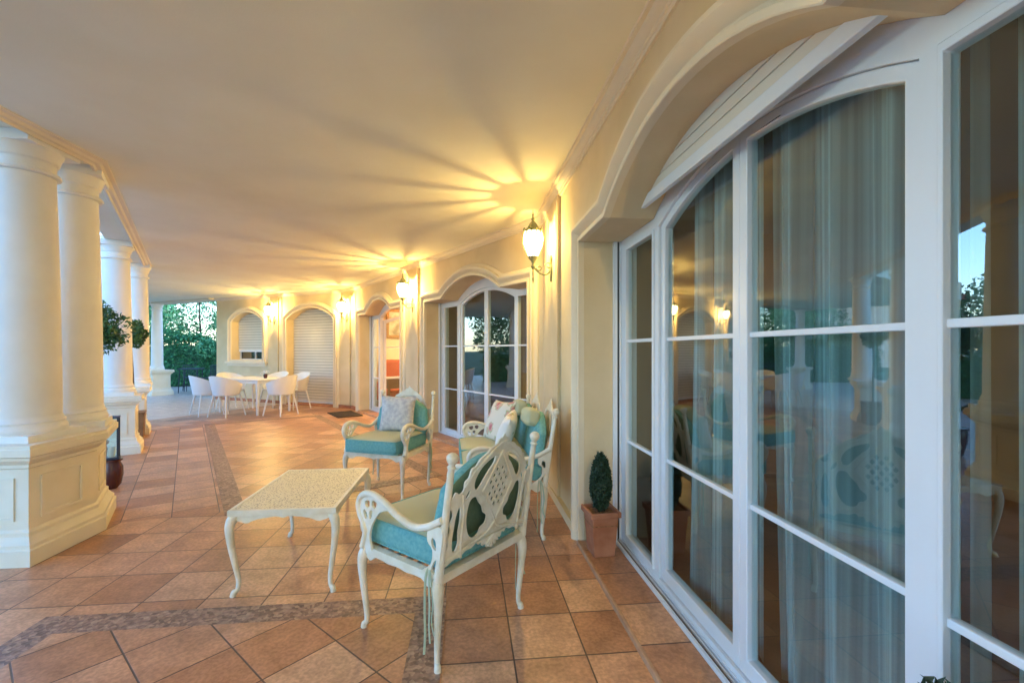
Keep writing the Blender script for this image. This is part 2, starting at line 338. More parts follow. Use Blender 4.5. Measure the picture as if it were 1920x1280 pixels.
# ------------------------------------------------------------------ ground and floors
def sheet(name, pts, org, rot, z, m):
    mb = MB(); Mi = Matrix.Rotation(-rot, 2)
    loops = [[Mi @ (Vector(p)-org) for p in pts]]
    mb.slab(loops, -.05, 0, lambda a, b, t: Vector((a, b, t)))
    o = mb.build(name, m, None, (org.x, org.y, z), rot, smooth=False)
    return tag(o, kind='structure')
g = MB(); g.slab([[(-400,-300),(300,-300),(300,400),(-400,400)]], -.2, -.12, lambda a, b, t: Vector((a, b, t)))
tag(g.build('lawn', M['lawn'], smooth=False), kind='structure')
sheet('terrace_floor', [W(0,-6,-4.4), W(0,-6,.26), corner0(.26), corner0(-4.4)], OR[0], TH[0], 0, M['tile_a'])
sheet('terrace_floor', [corner0(.26), corner1(.26), corner1(-4.4), corner0(-4.4)], OR[1], TH[1], 0, M['tile_a'])
sheet('terrace_floor', [corner1(.26), W(2,2.3,.26), W(2,2.3,-4.4), corner1(-4.4)], OR[2], TH[2], 0, M['tile_a'])
sheet('skylit_tone_floor', [W(2,2.3,.26), W(2,LC,.26), W(2,LC,6), W(2,13,6), W(2,13,-4.4), W(2,2.3,-4.4)], OR[2], TH[2], 0, M['tile_skylit'])  # same tiled floor, its sky-lit paleness put into the colour
def inlay(k, s0, s1, d0, d1, bw=.155):
    ring = MB(); ring.slab([[(d0,s0),(d1,s0),(d1,s1),(d0,s1)], [(d0+bw,s0+bw),(d1-bw,s0+bw),(d1-bw,s1-bw),(d0+bw,s1-bw)]], -.02, 0, lambda a, b, t: Vector((a, b, t)))
    tag(ring.build('floor_border', M['mosaic'], None, (OR[k].x, OR[k].y, .004), TH[k], smooth=False), kind='structure')
    b = bw
    sheet('floor_inlay', [W(k,s0+b,d0+b), W(k,s0+b,d1-b), W(k,s1-b,d1-b), W(k,s1-b,d0+b)], OR[k], TH[k]+R(45), .004, M['tile_d'])
inlay(0, -2.5, 2.52, -2.95, -.93)
inlay(1, .65, 6.25, -2.86, -.86)
# pale paving around the garden
sheet('garden_path', [W(2,-1,-4.5), W(2,14,-4.5), W(2,14,-14), W(1,-2,-22), W(0,-7,-20), W(0,-7,-4.5), corner0(-4.5), corner1(-4.5)], OR[1], TH[1], -.09, M['path'])

# ------------------------------------------------------------------ the house
house = empty('house', (0, 0, 0), 0, 'cream villa with arched openings around a covered tiled terrace', 'house')
def arc(ah, z0, rise, n=18, flip=False):
    r = (ah*ah+rise*rise)/(2*rise); a0 = math.asin(min(1, ah/r)); out = []
    for i in range(n+1):
        a = -a0+2*a0*i/n; out.append((r*math.sin(a), z0+rise-r+r*math.cos(a)))
    return out
def outline(hw, ah, spring, rise, base=0.0):
    """opening outline from bottom left, over the arch, to bottom right"""
    p = [(-hw, base), (-hw, spring)]
    a = arc(ah, spring, rise)
    if hw-ah < .01: a = a[1:-1]
    return p+a+[(hw, spring), (hw, base)]
OPEN = {  # wall, centre, half width, arch half, spring, rise, base
    'A': (0, 1.72, 1.38, .80, 2.12, .24, 0), 'B': (1, 1.58, 1.34, .78, 2.12, .24, 0), 'D': (1, 5.15, 1.20, .72, 2.12, .24, 0),
    'C': (2, 1.34, .79, .79, 2.12, .27, 0), 'W': (2, 3.64, .62, .62, 2.12, .24, 1.10)}
def mapw(k, c=0):                  # (along, height, depth into the house) -> world
    def f(a, b, t):
        p = W(k, c+a, t); return Vector((p.x, p.y, b))
    return f
def wall(k, s0, s1, ops, m0=None, m1=None):
    out = [(s0, 0)]
    for key in ops:
        _, c, *r = OPEN[key]
        if r[-1] == 0: out += [(c+a, b) for a, b in outline(*r)]
    out += [(s1, 0), (s1, H+.2), (s0, H+.2)]
    loops = [out]
    for key in ops:
        _, c, *r = OPEN[key]
        if r[-1] > 0: loops.append([(c+a, b) for a, b in outline(*r)])
    mb = MB(); mb.slab(loops, 0, .26, mapw(k))
    def mitre(co):
        p = Vector((co.x, co.y)); s = (p-OR[k]).dot(U(TH[k])); d = (p-OR[k]).dot(N(TH[k]))
        if m0 is not None and abs(s-s0) < 1e-4: s = s0+m0*d
        if m1 is not None and abs(s-s1) < 1e-4: s = s1+m1*d
        q = W(k, s, d); return Vector((q.x, q.y, co.z))
    mb.warp(mitre)
    return mb.build('wall', M['wall'], house, smooth=True, ang=20)
t15 = math.tan(R(15))
wall(0, -6, LA, ['A'], None, t15)
wall(1, 0, LB, ['B', 'D'], -t15, t15)
wall(2, 0, LC, ['C', 'W'], -t15, None)
# return wall at the far end of wall C
mb = MB(); mb.slab([[(LC-.26, 0), (LC, 0), (LC, H+.2), (LC-.26, H+.2)]], .262, 6, mapw(2)); mb.build('wall', M['wall'], house, smooth=False)
PROF = [(0,0), (0,-.040), (.004,-.044), (.026,-.044), (.030,-.040), (.031,-.022), (.037,-.020), (.050,-.024), (.066,-.042), (.080,-.060), (.092,-.068), (.112,-.068), (.118,-.062), (.119,-.040), (.124,-.034), (.138,-.026), (.154,-.020), (.160,-.014), (.161,0)]
for key, (k, c, *r) in OPEN.items():
    p = outline(*r); mb = MB()
    if r[-1] > 0:
        mb.sweep(p[::1], PROF, mapw(k, c), closed=True)
    else: mb.sweep(p, PROF, mapw(k, c))
    mb.build('arch_moulding' if key != 'W' else 'window_moulding', M['trim'], house, ang=30)
# window sill
mb = MB(); mb.slab([[(-.80, 1.0), (.80, 1.0), (.80, 1.06), (-.80, 1.06)]], -.09, .05, mapw(2, 3.64)); mb.slab([[(-.76, .93), (.76, .93), (.76, .998), (-.76, .998)]], -.05, -.001, mapw(2, 3.64)); mb.build('window_sill', M['trim'], house, smooth=False, bevel=.008)
# pilasters on the piers
for k, s0, s1 in ((0, 3.90, 4.50), (1, 3.20, 3.68), (2, .04, .24), (2, 2.44, 2.72)):
    mb = MB(); mb.slab([[(s0, 0), (s1, 0), (s1, H-.06), (s0, H-.06)]], -.028, -.001, mapw(k)); mb.build('pilaster', M['wall'], house, smooth=False, bevel=.004)
# cornice under the ceiling, along the walls and along the colonnade
def plan_sweep(pts, prof, name, m):
    mb = MB(); mb.sweep(pts, prof, lambda a, b, t: Vector((a, b, t))); return mb.build(name, m, house, ang=30)
# skirting tiles at the wall foot
for k, s0, s1 in ((0, 3.27, LA), (1, .02, .08), (1, 3.08, 3.78), (1, 6.52, LB-.02), (2, .02, .38), (2, 2.30, LC)):
    mb = MB(); mb.slab([[(s0, 0), (s1, 0), (s1, .075), (s0, .075)]], -.042 if k == 0 else -.036, -.002, mapw(k)); mb.build('skirting', M['wall'] if k == 0 else M['terra'], house, smooth=False)
cp = [(0,H-.085), (.014,H-.085), (.016,H-.066), (.024,H-.062), (.026,H-.050), (.044,H-.038), (.056,H-.020), (.058,H-.012), (.078,H-.010), (.082,H-.001), (.082,H+.01)]
plan_sweep([W(0,-6,0), C0, C1, W(2, LC, 0)], cp, 'cornice', M['trim'])
cc = [(0,H+.01), (0,H-.04), (.02,H-.045), (.03,H-.03), (.055,H-.028), (.07,H-.012), (.10,H-.008), (.105,H+.01)]
F0 = Vector((-3.08, 3.42)); F1 = F0+U(TH[1])*5.2
BE0 = F0-b0*.10; BE1 = F1-b1*.10; BE2 = BE1+U(TH[2])*8.2; BEA = BE0-U(TH[0])*9
plan_sweep([BE2, BE1, BE0, BEA], [(o-.0, z) for o, z in cc], 'cornice', M['trim'])
# ceiling and roof
OUT = WID+.42
roofp = [W(0,-6,-OUT), W(0,-6,6), W(0,3,6), W(1,3,6), W(2,LC,6), W(2,LC,.3), W(2,8.6,.3), W(2,8.6,-OUT), corner1(-OUT), corner0(-OUT)]
mb = MB(); mb.slab([roofp], H, H+.12, lambda a, b, t: Vector((a, b, t))); mb.build('ceiling', M['ceiling'], house, smooth=False)
mb = MB(); mb.slab([[Vector(p) for p in roofp]], H+.122, H+.5, lambda a, b, t: Vector((a, b, t))); mb.build('roof', M['trim'], house, smooth=False)
# beam over the far opening
mb = MB(); mb.slab([[(LC+.02, H-.045), (8.3, H-.045), (8.3, H-.001), (LC+.02, H-.001)]], -.2, .2, mapw(2)); mb.build('beam', M['trim'], house, smooth=False)

# rooms behind the doors
def room(name, pts, wm, z1=2.62, fl=True, inner=True):
    mb = MB(); n = len(pts); P = [Vector(p) for p in pts]
    for i in range(n-1):
        a, b = P[i], P[i+1]; mb.quad([(a.x,a.y,0), (b.x,b.y,0), (b.x,b.y,z1), (a.x,a.y,z1)])
    mb.quad([(p.x, p.y, z1) for p in P]) 
    mb.build('room_wall', wm, house, smooth=False, fix=False)
    mb = MB(); mb.slab([pts], .0, .02, lambda a, b, t: Vector((a, b, t))); mb.build('room_floor', M['roomfloor'], house, smooth=False)
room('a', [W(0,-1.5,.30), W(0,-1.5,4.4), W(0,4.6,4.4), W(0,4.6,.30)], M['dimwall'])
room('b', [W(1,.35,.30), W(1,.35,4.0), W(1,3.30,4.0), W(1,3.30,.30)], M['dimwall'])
room('d', [W(1,3.40,.30), W(1,3.40,4.4), W(1,7.6,4.4), W(1,7.1,.30)], M['warmwall'])

# ---- glazed arched doors
def glazed_door(key, mode='closed'):
    k, c, hw, ah, spring, rise, base = OPEN[key]
    f0 = mapw(k, c); D0 = .262
    e = hw-.001; zt = spring+.0; sc = ah/.80
    m1 = .79*sc; m0 = .74*sc; s_in = .15*sc
    fr = MB()
    outer = [(-e, .0), (-e, spring+.06)]+arc(ah+.05, spring+.06, rise)+[(e, spring+.06), (e, .0)]
    side = lambda q: [(q*(hw-.13), .09), (q*m1, .09), (q*m1, 2.06), (q*(hw-.13), 2.06)]
    mid = [(-m0, .07), (-m0, 2.06)]+arc(m0, 2.06, .175*sc)[1:-1]+[(m0, 2.06), (m0, .07)]
    if mode == 'open': mid = [(-(hw-.10), .03), (-(hw-.10), 2.06), (-m0, 2.06)]+arc(m0, 2.06, .175*sc)[1:-1]+[(m0, 2.06), (m0, .03)]
    fr.slab([outer, side(-1), mid, side(1)] if mode != 'open' else [outer, mid, side(1)], D0, D0+.07, f0)
    door = fr.build('glass_door', M['frame'], house, smooth=True, ang=25, bevel=.004)
    # groove between wall reveal and frame: shutter guide rails
    for q in (-1, 1):
        # a U-shaped rail: two lips and a dark slot between them
        gm = MB(); X1, X2, X3 = hw-.002, hw-.006, hw-.03; ya, yb, yc, yd = D0-.055, D0-.03, D0-.015, D0-.002
        gm.slab([[(q*X1, ya), (q*X3, ya), (q*X3, yb), (q*X2, yb), (q*X2, yc), (q*X3, yc), (q*X3, yd), (q*X1, yd)]], .0, spring-.002, lambda a, b, t: f0(a, t, b))
        gr = gm.build('guide_rail', M['frame'], door, smooth=False)
        gm = MB(); gm.slab([[(q*(hw-.0065), 0), (q*(hw-.018), 0), (q*(hw-.018), spring-.002), (q*(hw-.0065), spring-.002)]], D0-.0295, D0-.0155, f0); gm.build('gasket', M['dark'], gr, smooth=False)
    def pane(outl, hole, name='sash', d=D0+.012, par=door, th=.05, fn=f0):
        sb = MB(); sb.slab([outl, hole], d, d+th, fn); s = sb.build(name, M['frame'], par, smooth=True, ang=25, bevel=.004)
        gb = MB(); gb.slab([hole], d+.022, d+.030, fn); gb.build('glass_pane', M['glass'], par, smooth=False)
        return s
    def muntins(x0, x1, d=D0+.012, fn=f0, par=door):
        for z in (.745, 1.42):
            mm = MB(); mm.slab([[(x0, z-.0105), (x1, z-.0105), (x1, z+.0105), (x0, z+.0105)]], d+.012, d+.040, fn); mm.build('glazing_bar', M['frame'], par, smooth=False, bevel=.003)
    for q in ((-1, 1) if mode != 'open' else (1,)):
        a, b = sorted((q*(hw-.132), q*(m1+.002)))
        pane([(a, .092), (b, .092), (b, 2.058), (a, 2.058)], [(a+.012, .115), (b-.012, .115), (b-.012, 2.035), (a+.012, 2.035)], d=D0-.014); muntins(a+.011, b-.011, d=D0-.014)
        gg = MB(); xg = q*(m1+.0015); gg.slab([[(xg, .092), (xg+q*.004, .092), (xg+q*.004, 2.058), (xg, 2.058)]], D0+.037, D0+.068, f0); gg.build('gasket', M['dark'], door, smooth=False)
        if mode == 'open' : continue
        R0 = arc(m0-.003, 2.06, .173*sc, 24); half = [p for p in R0 if p[0]*q >= -1e-6]
        if q < 0: half = half
        xs = sorted(half)
        o = [(xs[0][0], .073)]+xs+[(xs[-1][0], .073)]
        R1 = arc(m0-.05, 2.035, .155*sc, 24); lo = .048
        xs1 = sorted([p for p in R1 if p[0]*q > lo])
        def zat(x):
            r = R1; 
            for i in range(len(r)-1):
                if r[i][0] <= x <= r[i+1][0]: return r[i][1]+(r[i+1][1]-r[i][1])*(x-r[i][0])/(r[i+1][0]-r[i][0])
            return 2.035
        xs1 = sorted(xs1+[(q*lo, zat(q*lo))])
        h = [(xs1[0][0], .14)]+xs1+[(xs1[-1][0], .14)]
        pane(o, h, d=D0+.014); muntins(xs1[0][0]-.001, xs1[-1][0]+.001, d=D0+.014)
    if mode == 'open':    # two leaves folded inwards, standing edge-on
        for q, ang, off in ((1, 80, 0),):
            piv = q*(m0-.01)
            def fn(a, b, t, q=q, ang=ang, piv=piv):
                r = R(ang); x = a; return f0(piv-q*(x*math.cos(r)), b, D0+.075+x*math.sin(r)+t*math.cos(r)*.0+0)+Vector((*(U(TH[k])*(q*t)), 0))
            zz = 2.03
            pane([(0, .03), (m0-.02, .03), (m0-.02, zz+.10), (m0*.5, zz+.07), (0, zz-.03)], [(.06, .12), (m0-.08, .12), (m0-.08, zz+.04), (m0*.5, zz+.01), (.06, zz-.09)], d=0, fn=fn)
            muntins(.058, m0-.078, d=0, fn=fn)
    # raised threshold with its tiled tread and pale edge strip, and the sliding track
    tb = MB(); tb.slab([[(-hw+.002, -.02), (hw-.002, -.02), (hw-.002, .026), (-hw+.002, .026)]], -.034, D0-.06, f0); th_ = tb.build('threshold', M['thr%d' % k], door, smooth=False)
    tb = MB(); tb.slab([[(-hw+.002, -.02), (hw-.002, -.02), (hw-.002, .030), (-hw+.002, .030)]], -.052, -.0345, f0); tb.build('step_edge', M['grout'], door, smooth=False, bevel=.004)
    tb = MB()
    for a0, a1, z in ((-.058, -.044, .045), (-.024, -.016, .038), (-.008, -.001, .045)): tb.slab([[(-hw+.031, .0), (hw-.031, .0), (hw-.031, z), (-hw+.031, z)]], D0+a0, D0+a1, f0)
    tb.build('track', M['frame'], door, smooth=False)
    tb = MB(); tb.slab([[(-hw+.031, .0), (hw-.031, .0), (hw-.031, .028), (-hw+.031, .028)]], D0-.0435, D0-.0245, f0); tb.slab([[(-hw+.031, .0), (hw-.031, .0), (hw-.031, .028), (-hw+.031, .028)]], D0-.0155, D0-.0085, f0); tb.build('track_gap', M['darkwood'], door, smooth=False)
    # roller shutter, pulled up inside the arch
    sh = MB()
    z = 2.215
    while z < 2.46:
        sh.slab([[(-ah-.06, z), (ah+.06, z), (ah+.06, z+.044), (-ah-.06, z+.044)]], D0-.095, D0-.083, f0)
        sh.slab([[(-ah-.06, z+.044), (ah+.06, z+.044), (ah+.06, z+.05), (-ah-.06, z+.05)]], D0-.089, D0-.085, f0)
        z += .05
    if key == 'A':
        sh.build('roller_shutter', M['shutter'], door, smooth=False)
        sb = MB(); sb.slab([[(-ah-.02, 2.158), (ah+.02, 2.158), (ah+.02, 2.214), (-ah-.02, 2.214)]], D0-.104, D0-.076, f0); sb.build('shutter_bar', M['frame'], door, smooth=False, bevel=.004)
    return door
# threshold tile materials share the tiles' procedural look, in each door's own axes
def thr_mat(k):
    o = W(k, 0, 0); m = tile_mat('threshold_tiles', (0, 0)); mp = [n for n in m.node_tree.nodes if n.type == 'MAPPING'][0]
    # world -> facet axes
    c, s = math.cos(-TH[k]), math.sin(-TH[k]); mp.inputs['Rotation'].default_value = (0, 0, -TH[k])
    mp.inputs['Location'].default_value = (-(c*o.x-s*o.y)+.09, -(s*o.x+c*o.y)-.02, 0)
    return m
for k in (0, 1): M['thr%d' % k] = thr_mat(k)
glazed_door('A'); glazed_door('B'); glazed_door('D', 'open')

# ---- closed roller shutters on wall C
def shutter_slats(key, z0, name, bar=True):
    k, c, hw, ah, spring, rise, base = OPEN[key]; f = mapw(k, c); sh = MB(); jt = MB()
    r = (ah*ah+rise*rise)/(2*rise); z = z0; top = spring+rise
    while z < top-.01:
        z1 = min(z+.07, top)
        def wd(q): return hw-.003 if q <= spring else math.sqrt(max(0, r*r-(q-(top-r))**2))
        zm = max(z+.004, z1-.02); a0, am, a1 = wd(z), wd(zm), wd(z1)
        if am > .02:
            sh.slab([[(-a0, z), (a0, z), (am, zm), (-am, zm)]], .184, .212, f)
            if a1 > .02: jt.slab([[(-am, zm), (am, zm), (a1, z1), (-a1, z1)]], .2095, .212, f)
        z += .07
    s = sh.build(name, M['shutter'], house, smooth=False)
    tag(s, 'pale roller shutter pulled down over the arched doorway' if key == 'C' else 'pale roller shutter pulled almost down over the arched window')
    jt.build('slat_joints', M['joint'], s, smooth=False)
    b = MB(); b.slab([[(-hw+.003, z0-.05), (hw-.003, z0-.05), (hw-.003, z0-.001), (-hw+.003, z0-.001)]], .195, .217, f); b.build('shutter_bar', M['frame'], s, smooth=False)
    return s
shutter_slats('C', .09, 'roller_shutter')
shutter_slats('W', 1.36, 'roller_shutter')
k, c, hw, ah, spring, rise, base = OPEN['C']; f = mapw(k, c)
b = MB(); b.slab([[(-hw, 0), (hw, 0), (hw, 2.4), (-hw, 2.4)]], .262, .27, f); b.build('door_panel', M['blackmat'], house, smooth=False)
b = MB(); b.slab([[(-hw+.002, 0), (hw-.002, 0), (hw-.002, .03), (-hw+.002, .03)]], -.03, .26, f); b.build('threshold', M['terra'], house, smooth=False)
k, c, hw, ah, spring, rise, base = OPEN['W']; f = mapw(k, c)
b = MB(); b.slab([[(-hw, 1.0), (hw, 1.0), (hw, 2.4), (-hw, 2.4)]], .275, .285, f); b.build('window_backing', M['blackmat'], house, smooth=False)
b = MB(); b.slab([[(-hw+.002, 1.102), (hw-.002, 1.102), (hw-.002, 1.345), (-hw+.002, 1.345)], [(-hw+.03, 1.125), (-.01, 1.125), (-.01, 1.335), (-hw+.03, 1.335)], [(.01, 1.125), (hw-.03, 1.125), (hw-.03, 1.335), (.01, 1.335)]], .225, .26, f)
wf = b.build('window_frame', M['frame'], house, smooth=False)
b = MB(); b.slab([[(-hw+.058, 1.138), (hw-.058, 1.138), (hw-.058, 1.322), (-hw+.058, 1.322)]], .262, .268, f); b.build('glass_pane', M['glass'], wf, smooth=False)
# rainwater pipe by the corner pier
# ------------------------------------------------------------------ colonnade
def pedestal_profile(): return [(0,0,.03),(0,.10,.03),(0,.115,.055)]
def ped_outline(kind, L0, L1, dep=.62):
    return None
def pedestal(path_world, inner, label, straight=False):
    """masonry pedestal: closed plan outline swept with a moulded vertical profile"""
    cx = sum((p for p in path_world), Vector((0, 0)))/len(path_world)
    root = empty('pedestal', (cx.x, cx.y, 0), 0, label, 'pedestal', 'masonry pedestals under the columns')
    pts = [p-cx for p in path_world]
    def ring(mb, prof):
        mb.sweep(pts, prof, lambda a, b, t: Vector((a, b, t)), closed=True)
    area = sum(pts[i].x*pts[(i+1)%len(pts)].y-pts[(i+1)%len(pts)].x*pts[i].y for i in range(len(pts)))
    sg = -1 if area > 0 else 1
    def P(l): return [(o*sg, z) for o, z in l]
    b = MB(); ring(b, P([(0,0),(0,.10),(-.012,.108),(-.012,.13),(-.03,.15),(-.045,.175),(-.045,.20),(-.06,.215)])); b.build('base_moulding', M['plinth'], root, ang=30)
    b = MB(); ring(b, P([(-.06,.215),(-.06,.60)])); 
    b.build('body', M['plinth'], root, ang=30)
    # raised panel frame on each long face
    n = len(pts)
    for i in range(n):
        b = MB(); a, c_ = pts[i], pts[(i+1)%n]; e = c_-a; Ln = e.length
        if Ln < .3: continue
        e.normalize(); nn = Vector((e.y, -e.x))*(1 if sg < 0 else -1)
        def fp(x, z, t, a=a, e=e, nn=nn): q = a+e*x+nn*(t-.06); return Vector((q.x, q.y, z))
        x0, x1 = .14, Ln-.14
        if x1-x0 < .12: continue
        b.slab([[(x0,.27),(x1,.27),(x1,.545),(x0,.545)], [(x0+.018,.288),(x1-.018,.288),(x1-.018,.527),(x0+.018,.527)]], .0005, .009, fp)
        b.build('panel_moulding', M['plinth'], root, smooth=False)
    b = MB(); ring(b, P([(-.06,.60),(-.048,.61),(-.048,.63),(-.03,.645),(-.012,.665),(-.012,.68),(.012,.69),(.012,.735),(.004,.74),(.004,.76),(-.03,.7601)]))
    b.slab([[(Vector(p)) for p in pts]], .745, .7595, lambda a, b_, t: Vector((a*.93, b_*.93, t))); b.build('cap', M['plinth'], root, ang=30)
    return root
def column(p, label, rs=1.0, z0=.76, rz=None):
    root = empty('column', (p.x, p.y, z0), TH[1] if rz is None else rz, label, 'column', 'white columns carrying the terrace roof')
    h = H-z0
    b = MB(); b.frustum((0,0), .222*rs, .222*rs, 0, .222*rs, .222*rs, .045); b.lathe([(.216*rs,.045),(.222*rs,.065),(.218*rs,.085),(.21*rs,.092),(.205*rs,.105),(.212*rs,.118),(.20*rs,.128),(.195*rs,.15)]); b.build('base', M['column'], root, ang=40)
    pr = []
    for i in range(13):
        t = i/12; r = .19-.03*t**1.6; pr.append((r*rs, .15+t*(h-.15-.24)))
    b = MB(); b.lathe(pr, n=40); b.build('shaft', M['column'], root, ang=40)
    zt = h-.24
    b = MB(); b.lathe([(.16*rs,zt),(.185*rs,zt+.005),(.19*rs,zt+.018),(.182*rs,zt+.03),(.162*rs,zt+.035),(.162*rs,zt+.09),(.175*rs,zt+.10),(.178*rs,zt+.115),(.188*rs,zt+.145),(.20*rs,zt+.175)], n=40); b.frustum((0,0), .200*rs, .200*rs, zt+.175, .206*rs, .206*rs, zt+.238); b.build('capital', M['column'], root, ang=40)
    return root
n0, n1, n2 = N(TH[0]), N(TH[1]), N(TH[2]); u0, u1, u2 = U(TH[0]), U(TH[1]), U(TH[2])
DEP = .60
def bent(Fp, ua, ub, na, nb, La, Lb, bb):
    return [Fp-ua*La, Fp, Fp+ub*Lb, Fp+ub*Lb-nb*DEP, Fp-bb*DEP*q, Fp-ua*La-na*DEP]
pedestal(bent(F0, u0, u1, n0, n1, .60, .60, b0), None, 'large bent pedestal at the left edge under two columns')
column(F0-u0*.30-n0*.30, 'nearest column at the left edge of the photo, on the bent pedestal', rz=TH[0])
column(F0+u1*.365-n1*.245, 'second column from the left, beside the nearest one on the bent pedestal')
pedestal([F0+u1*3.09, F0+u1*3.64, F0+u1*3.64-n1*.55, F0+u1*3.09-n1*.55], None, 'square pedestal standing alone behind the bent one')
column(F0+u1*3.37-n1*.275, 'third column from the left, on the single square pedestal', .92)
pedestal(bent(F1, u1, u2, n1, n2, .45, .45, b1), None, 'pedestal behind the brown planter at the bend of the terrace')
column(F1-n1*.18, 'fourth column from the left, half hidden behind the third', .85)
pe = W(2, 7.72, 0)
pedestal([pe-u2*.30-n2*.30, pe+u2*.30-n2*.30, pe+u2*.30+n2*.30, pe-u2*.30+n2*.30], None, 'far pedestal beside the green hedge at the end of the terrace')
column(pe, 'farthest column, against the trees at the end of the terrace', .80)
# more of the colonnade, beyond the camera and round the bend (seen mirrored in the glass)
for s in (-.75, -3.9):
    o = F0+u0*(s-2.6)
    pedestal([o, o+u0*.55, o+u0*.55-n0*.55, o-n0*.55], None, 'pedestal of the colonnade mirrored in the door glass, %s' % ('nearer one' if s > -2 else 'farther one'))
    column(o+u0*.28-n0*.28, 'column mirrored in the door glass, %s' % ('nearer one' if s > -2 else 'farther one'))
o = F1+u2*4.2
pedestal([o, o+u2*.55, o+u2*.55-n2*.55, o-n2*.55], None, 'pedestal round the bend, hidden behind the near columns'); column(o+u2*.28-n2*.28, 'column round the bend, behind the near columns', .85)

# ------------------------------------------------------------------ wall lanterns (lit)
def make_lamp():
    r = empty('wall_lamp')
    # local: +X points away from the wall; origin on the wall at bulb height
    X = .175
    b = MB(); b.slab([catmull([(0,-.12),(.032,-.15),(.02,-.20),(.035,-.26),(.016,-.31),(0,-.37),(-.016,-.31),(-.035,-.26),(-.02,-.20),(-.032,-.15)], 4)], -.004, .016, lambda a, z, t: Vector((t, a, z))); b.build('backplate', M['lamp_metal'], r)
    b = MB()
    path = catmull([(.012,0,-.27),(.05,0,-.305),(.10,0,-.30),(.15,0,-.26),(X,0,-.215),(X,0,-.17)], 5, False); b.tube(path, .008, 8)
    sc = [(.03+.035*math.cos(t)*(1-t/9), 0, -.225+.035*math.sin(t)*(1-t/9)) for t in [i*.45 for i in range(14)]]; b.tube(sc, .005, 6)
    sc = [(.115+.03*math.cos(-t)*(1-t/9), 0, -.245+.03*math.sin(-t)*(1-t/9)) for t in [i*.45 for i in range(14)]]; b.tube(sc, .005, 6)
    b.lathe([(.002,-.395),(.008,-.37),(.012,-.35),(.006,-.33),(.01,-.30),(.006,-.26)], (X,0,0), 12); b.build('arm', M['lamp_metal'], r)
    b = MB(); b.lathe([(.006,-.26),(.022,-.235),(.012,-.215),(.018,-.185),(.036,-.165),(.048,-.145),(.046,-.138)], (X,0,0), 20)
    b.build('gallery', M['lamp_metal'], r)
    b = MB(); b.lathe([(.044,-.137),(.062,-.10),(.082,-.05),(.093,0),(.094,.03),(.088,.065),(.078,.088)], (X,0,0), 10, cap=False); b.build('glass_globe', M['globe'], r, smooth=False)
    b = MB()
    for i in range(12):
        a = 2*math.pi*i/12+.2; pth = [(X+(rr+.004)*math.cos(a), (rr+.004)*math.sin(a), z) for rr, z in ((.044,-.14),(.062,-.10),(.082,-.05),(.093,0),(.094,.03),(.088,.065),(.078,.09))]; b.tube(pth, [.004,.005,.0055,.006,.0065,.007,.008], 6)
    b.build('rib', M['lamp_metal'], r)
    b = MB(); 
    b.lathe([(.084,.086),(.088,.094),(.080,.104),(.066,.112),(.05,.135),(.034,.165),(.018,.182),(.012,.195),(.018,.207),(.010,.218),(.006,.235),(.010,.248),(.005,.26),(.0015,.30)], (X,0,0), 24)
    for i in range(8):
        a = 2*math.pi*i/8+.2; c = Vector((X+.086*math.cos(a), .086*math.sin(a), .102)); b.lathe([(.002,-.014),(.011,-.004),(.011,.006),(.002,.022)], c, 8)
    b.build('cap', M['lamp_metal'], r)
    return r
proto = make_lamp()
bulb = bpy.data.lights.new('bulb', 'POINT'); bulb.energy = LAMP_W; bulb.color = (1, .72, .25); bulb.shadow_soft_size = .008
labels = ['large lit lantern on the near pier, nearest of the four wall lamps', 'lit lantern on the pier between the two glazed doors', 'lit lantern in the wall corner beside the closed shutter door', 'lit lantern between the small shuttered window and shutter door', 'unseen lantern added behind the camera for fill light']
for i, (k, s) in enumerate(((0, 4.16), (1, 3.40), (2, .12), (2, 2.56), (0, -.70))):  # the last one is unseen, added to light the near end
    o = proto if i == 0 else copy_tree(proto)
    p = W(k, s, -.03); o.location = (p.x, p.y, 2.37); o.rotation_euler = (0, 0, TH[k]+math.pi)
    tag(o, labels[i], 'wall lamp', 'lit lanterns along the terrace wall')
    lo = bpy.data.objects.new('bulb', bulb); COL.objects.link(lo); lo.parent = o; lo.location = (.175, 0, .0)

# ------------------------------------------------------------------ curtains behind door A
def curtain(k, s0, s1, d, label, seed, amp=.035, drift=0, z0=.05, z1=2.45):
    rd = random.Random(seed); mb = MB(); n = 150; rows = 9; grid = []
    ph = [rd.uniform(0, 6.28) for _ in range(4)]
    for j in range(rows):
        z = z0+(z1-z0)*j/(rows-1); row = []
        for i in range(n):
            t = i/(n-1); x = t*(s1-s0)
            y = amp*(math.sin(x*24+ph[0]+1.4*math.sin(x*6+ph[1]))+.5*math.sin(x*70+ph[2]+1.2*math.sin(x*9))+.35*math.sin(x*11+ph[3]))*(1-.25*j/(rows-1))
            sx = s0+x+drift*(1-j/(rows-1))**2*(t)+.012*math.sin(x*40+ph[3])
            p = W(k, sx, d+y); row.append(mb.bm.verts.new((p.x, p.y, z)))
        grid.append(row)
    for j in range(rows-1):
        for i in range(n-1): mb.bm.faces.new([grid[j][i], grid[j][i+1], grid[j+1][i+1], grid[j+1][i]])
    o = mb.build('curtain', M['sheer'], ang=180, fix=False); return tag(o, label, 'curtain', 'sheer curtains behind the near glazed door')
curtain(0, .98, 1.72, .42, 'sheer white curtain behind the largest pane of the near door', 3, .03, drift=-.05)
curtain(0, 1.78, 2.30, .42, 'sheer curtain behind the leaf left of the middle post', 5, .028, drift=.05)
curtain(0, .35, .90, .42, 'sheer curtain behind the pane at the right edge', 8, .03)
curtain(0, 2.62, 2.84, .44, 'narrow sheer curtain bunched at the left jamb of the near door', 9, .03)

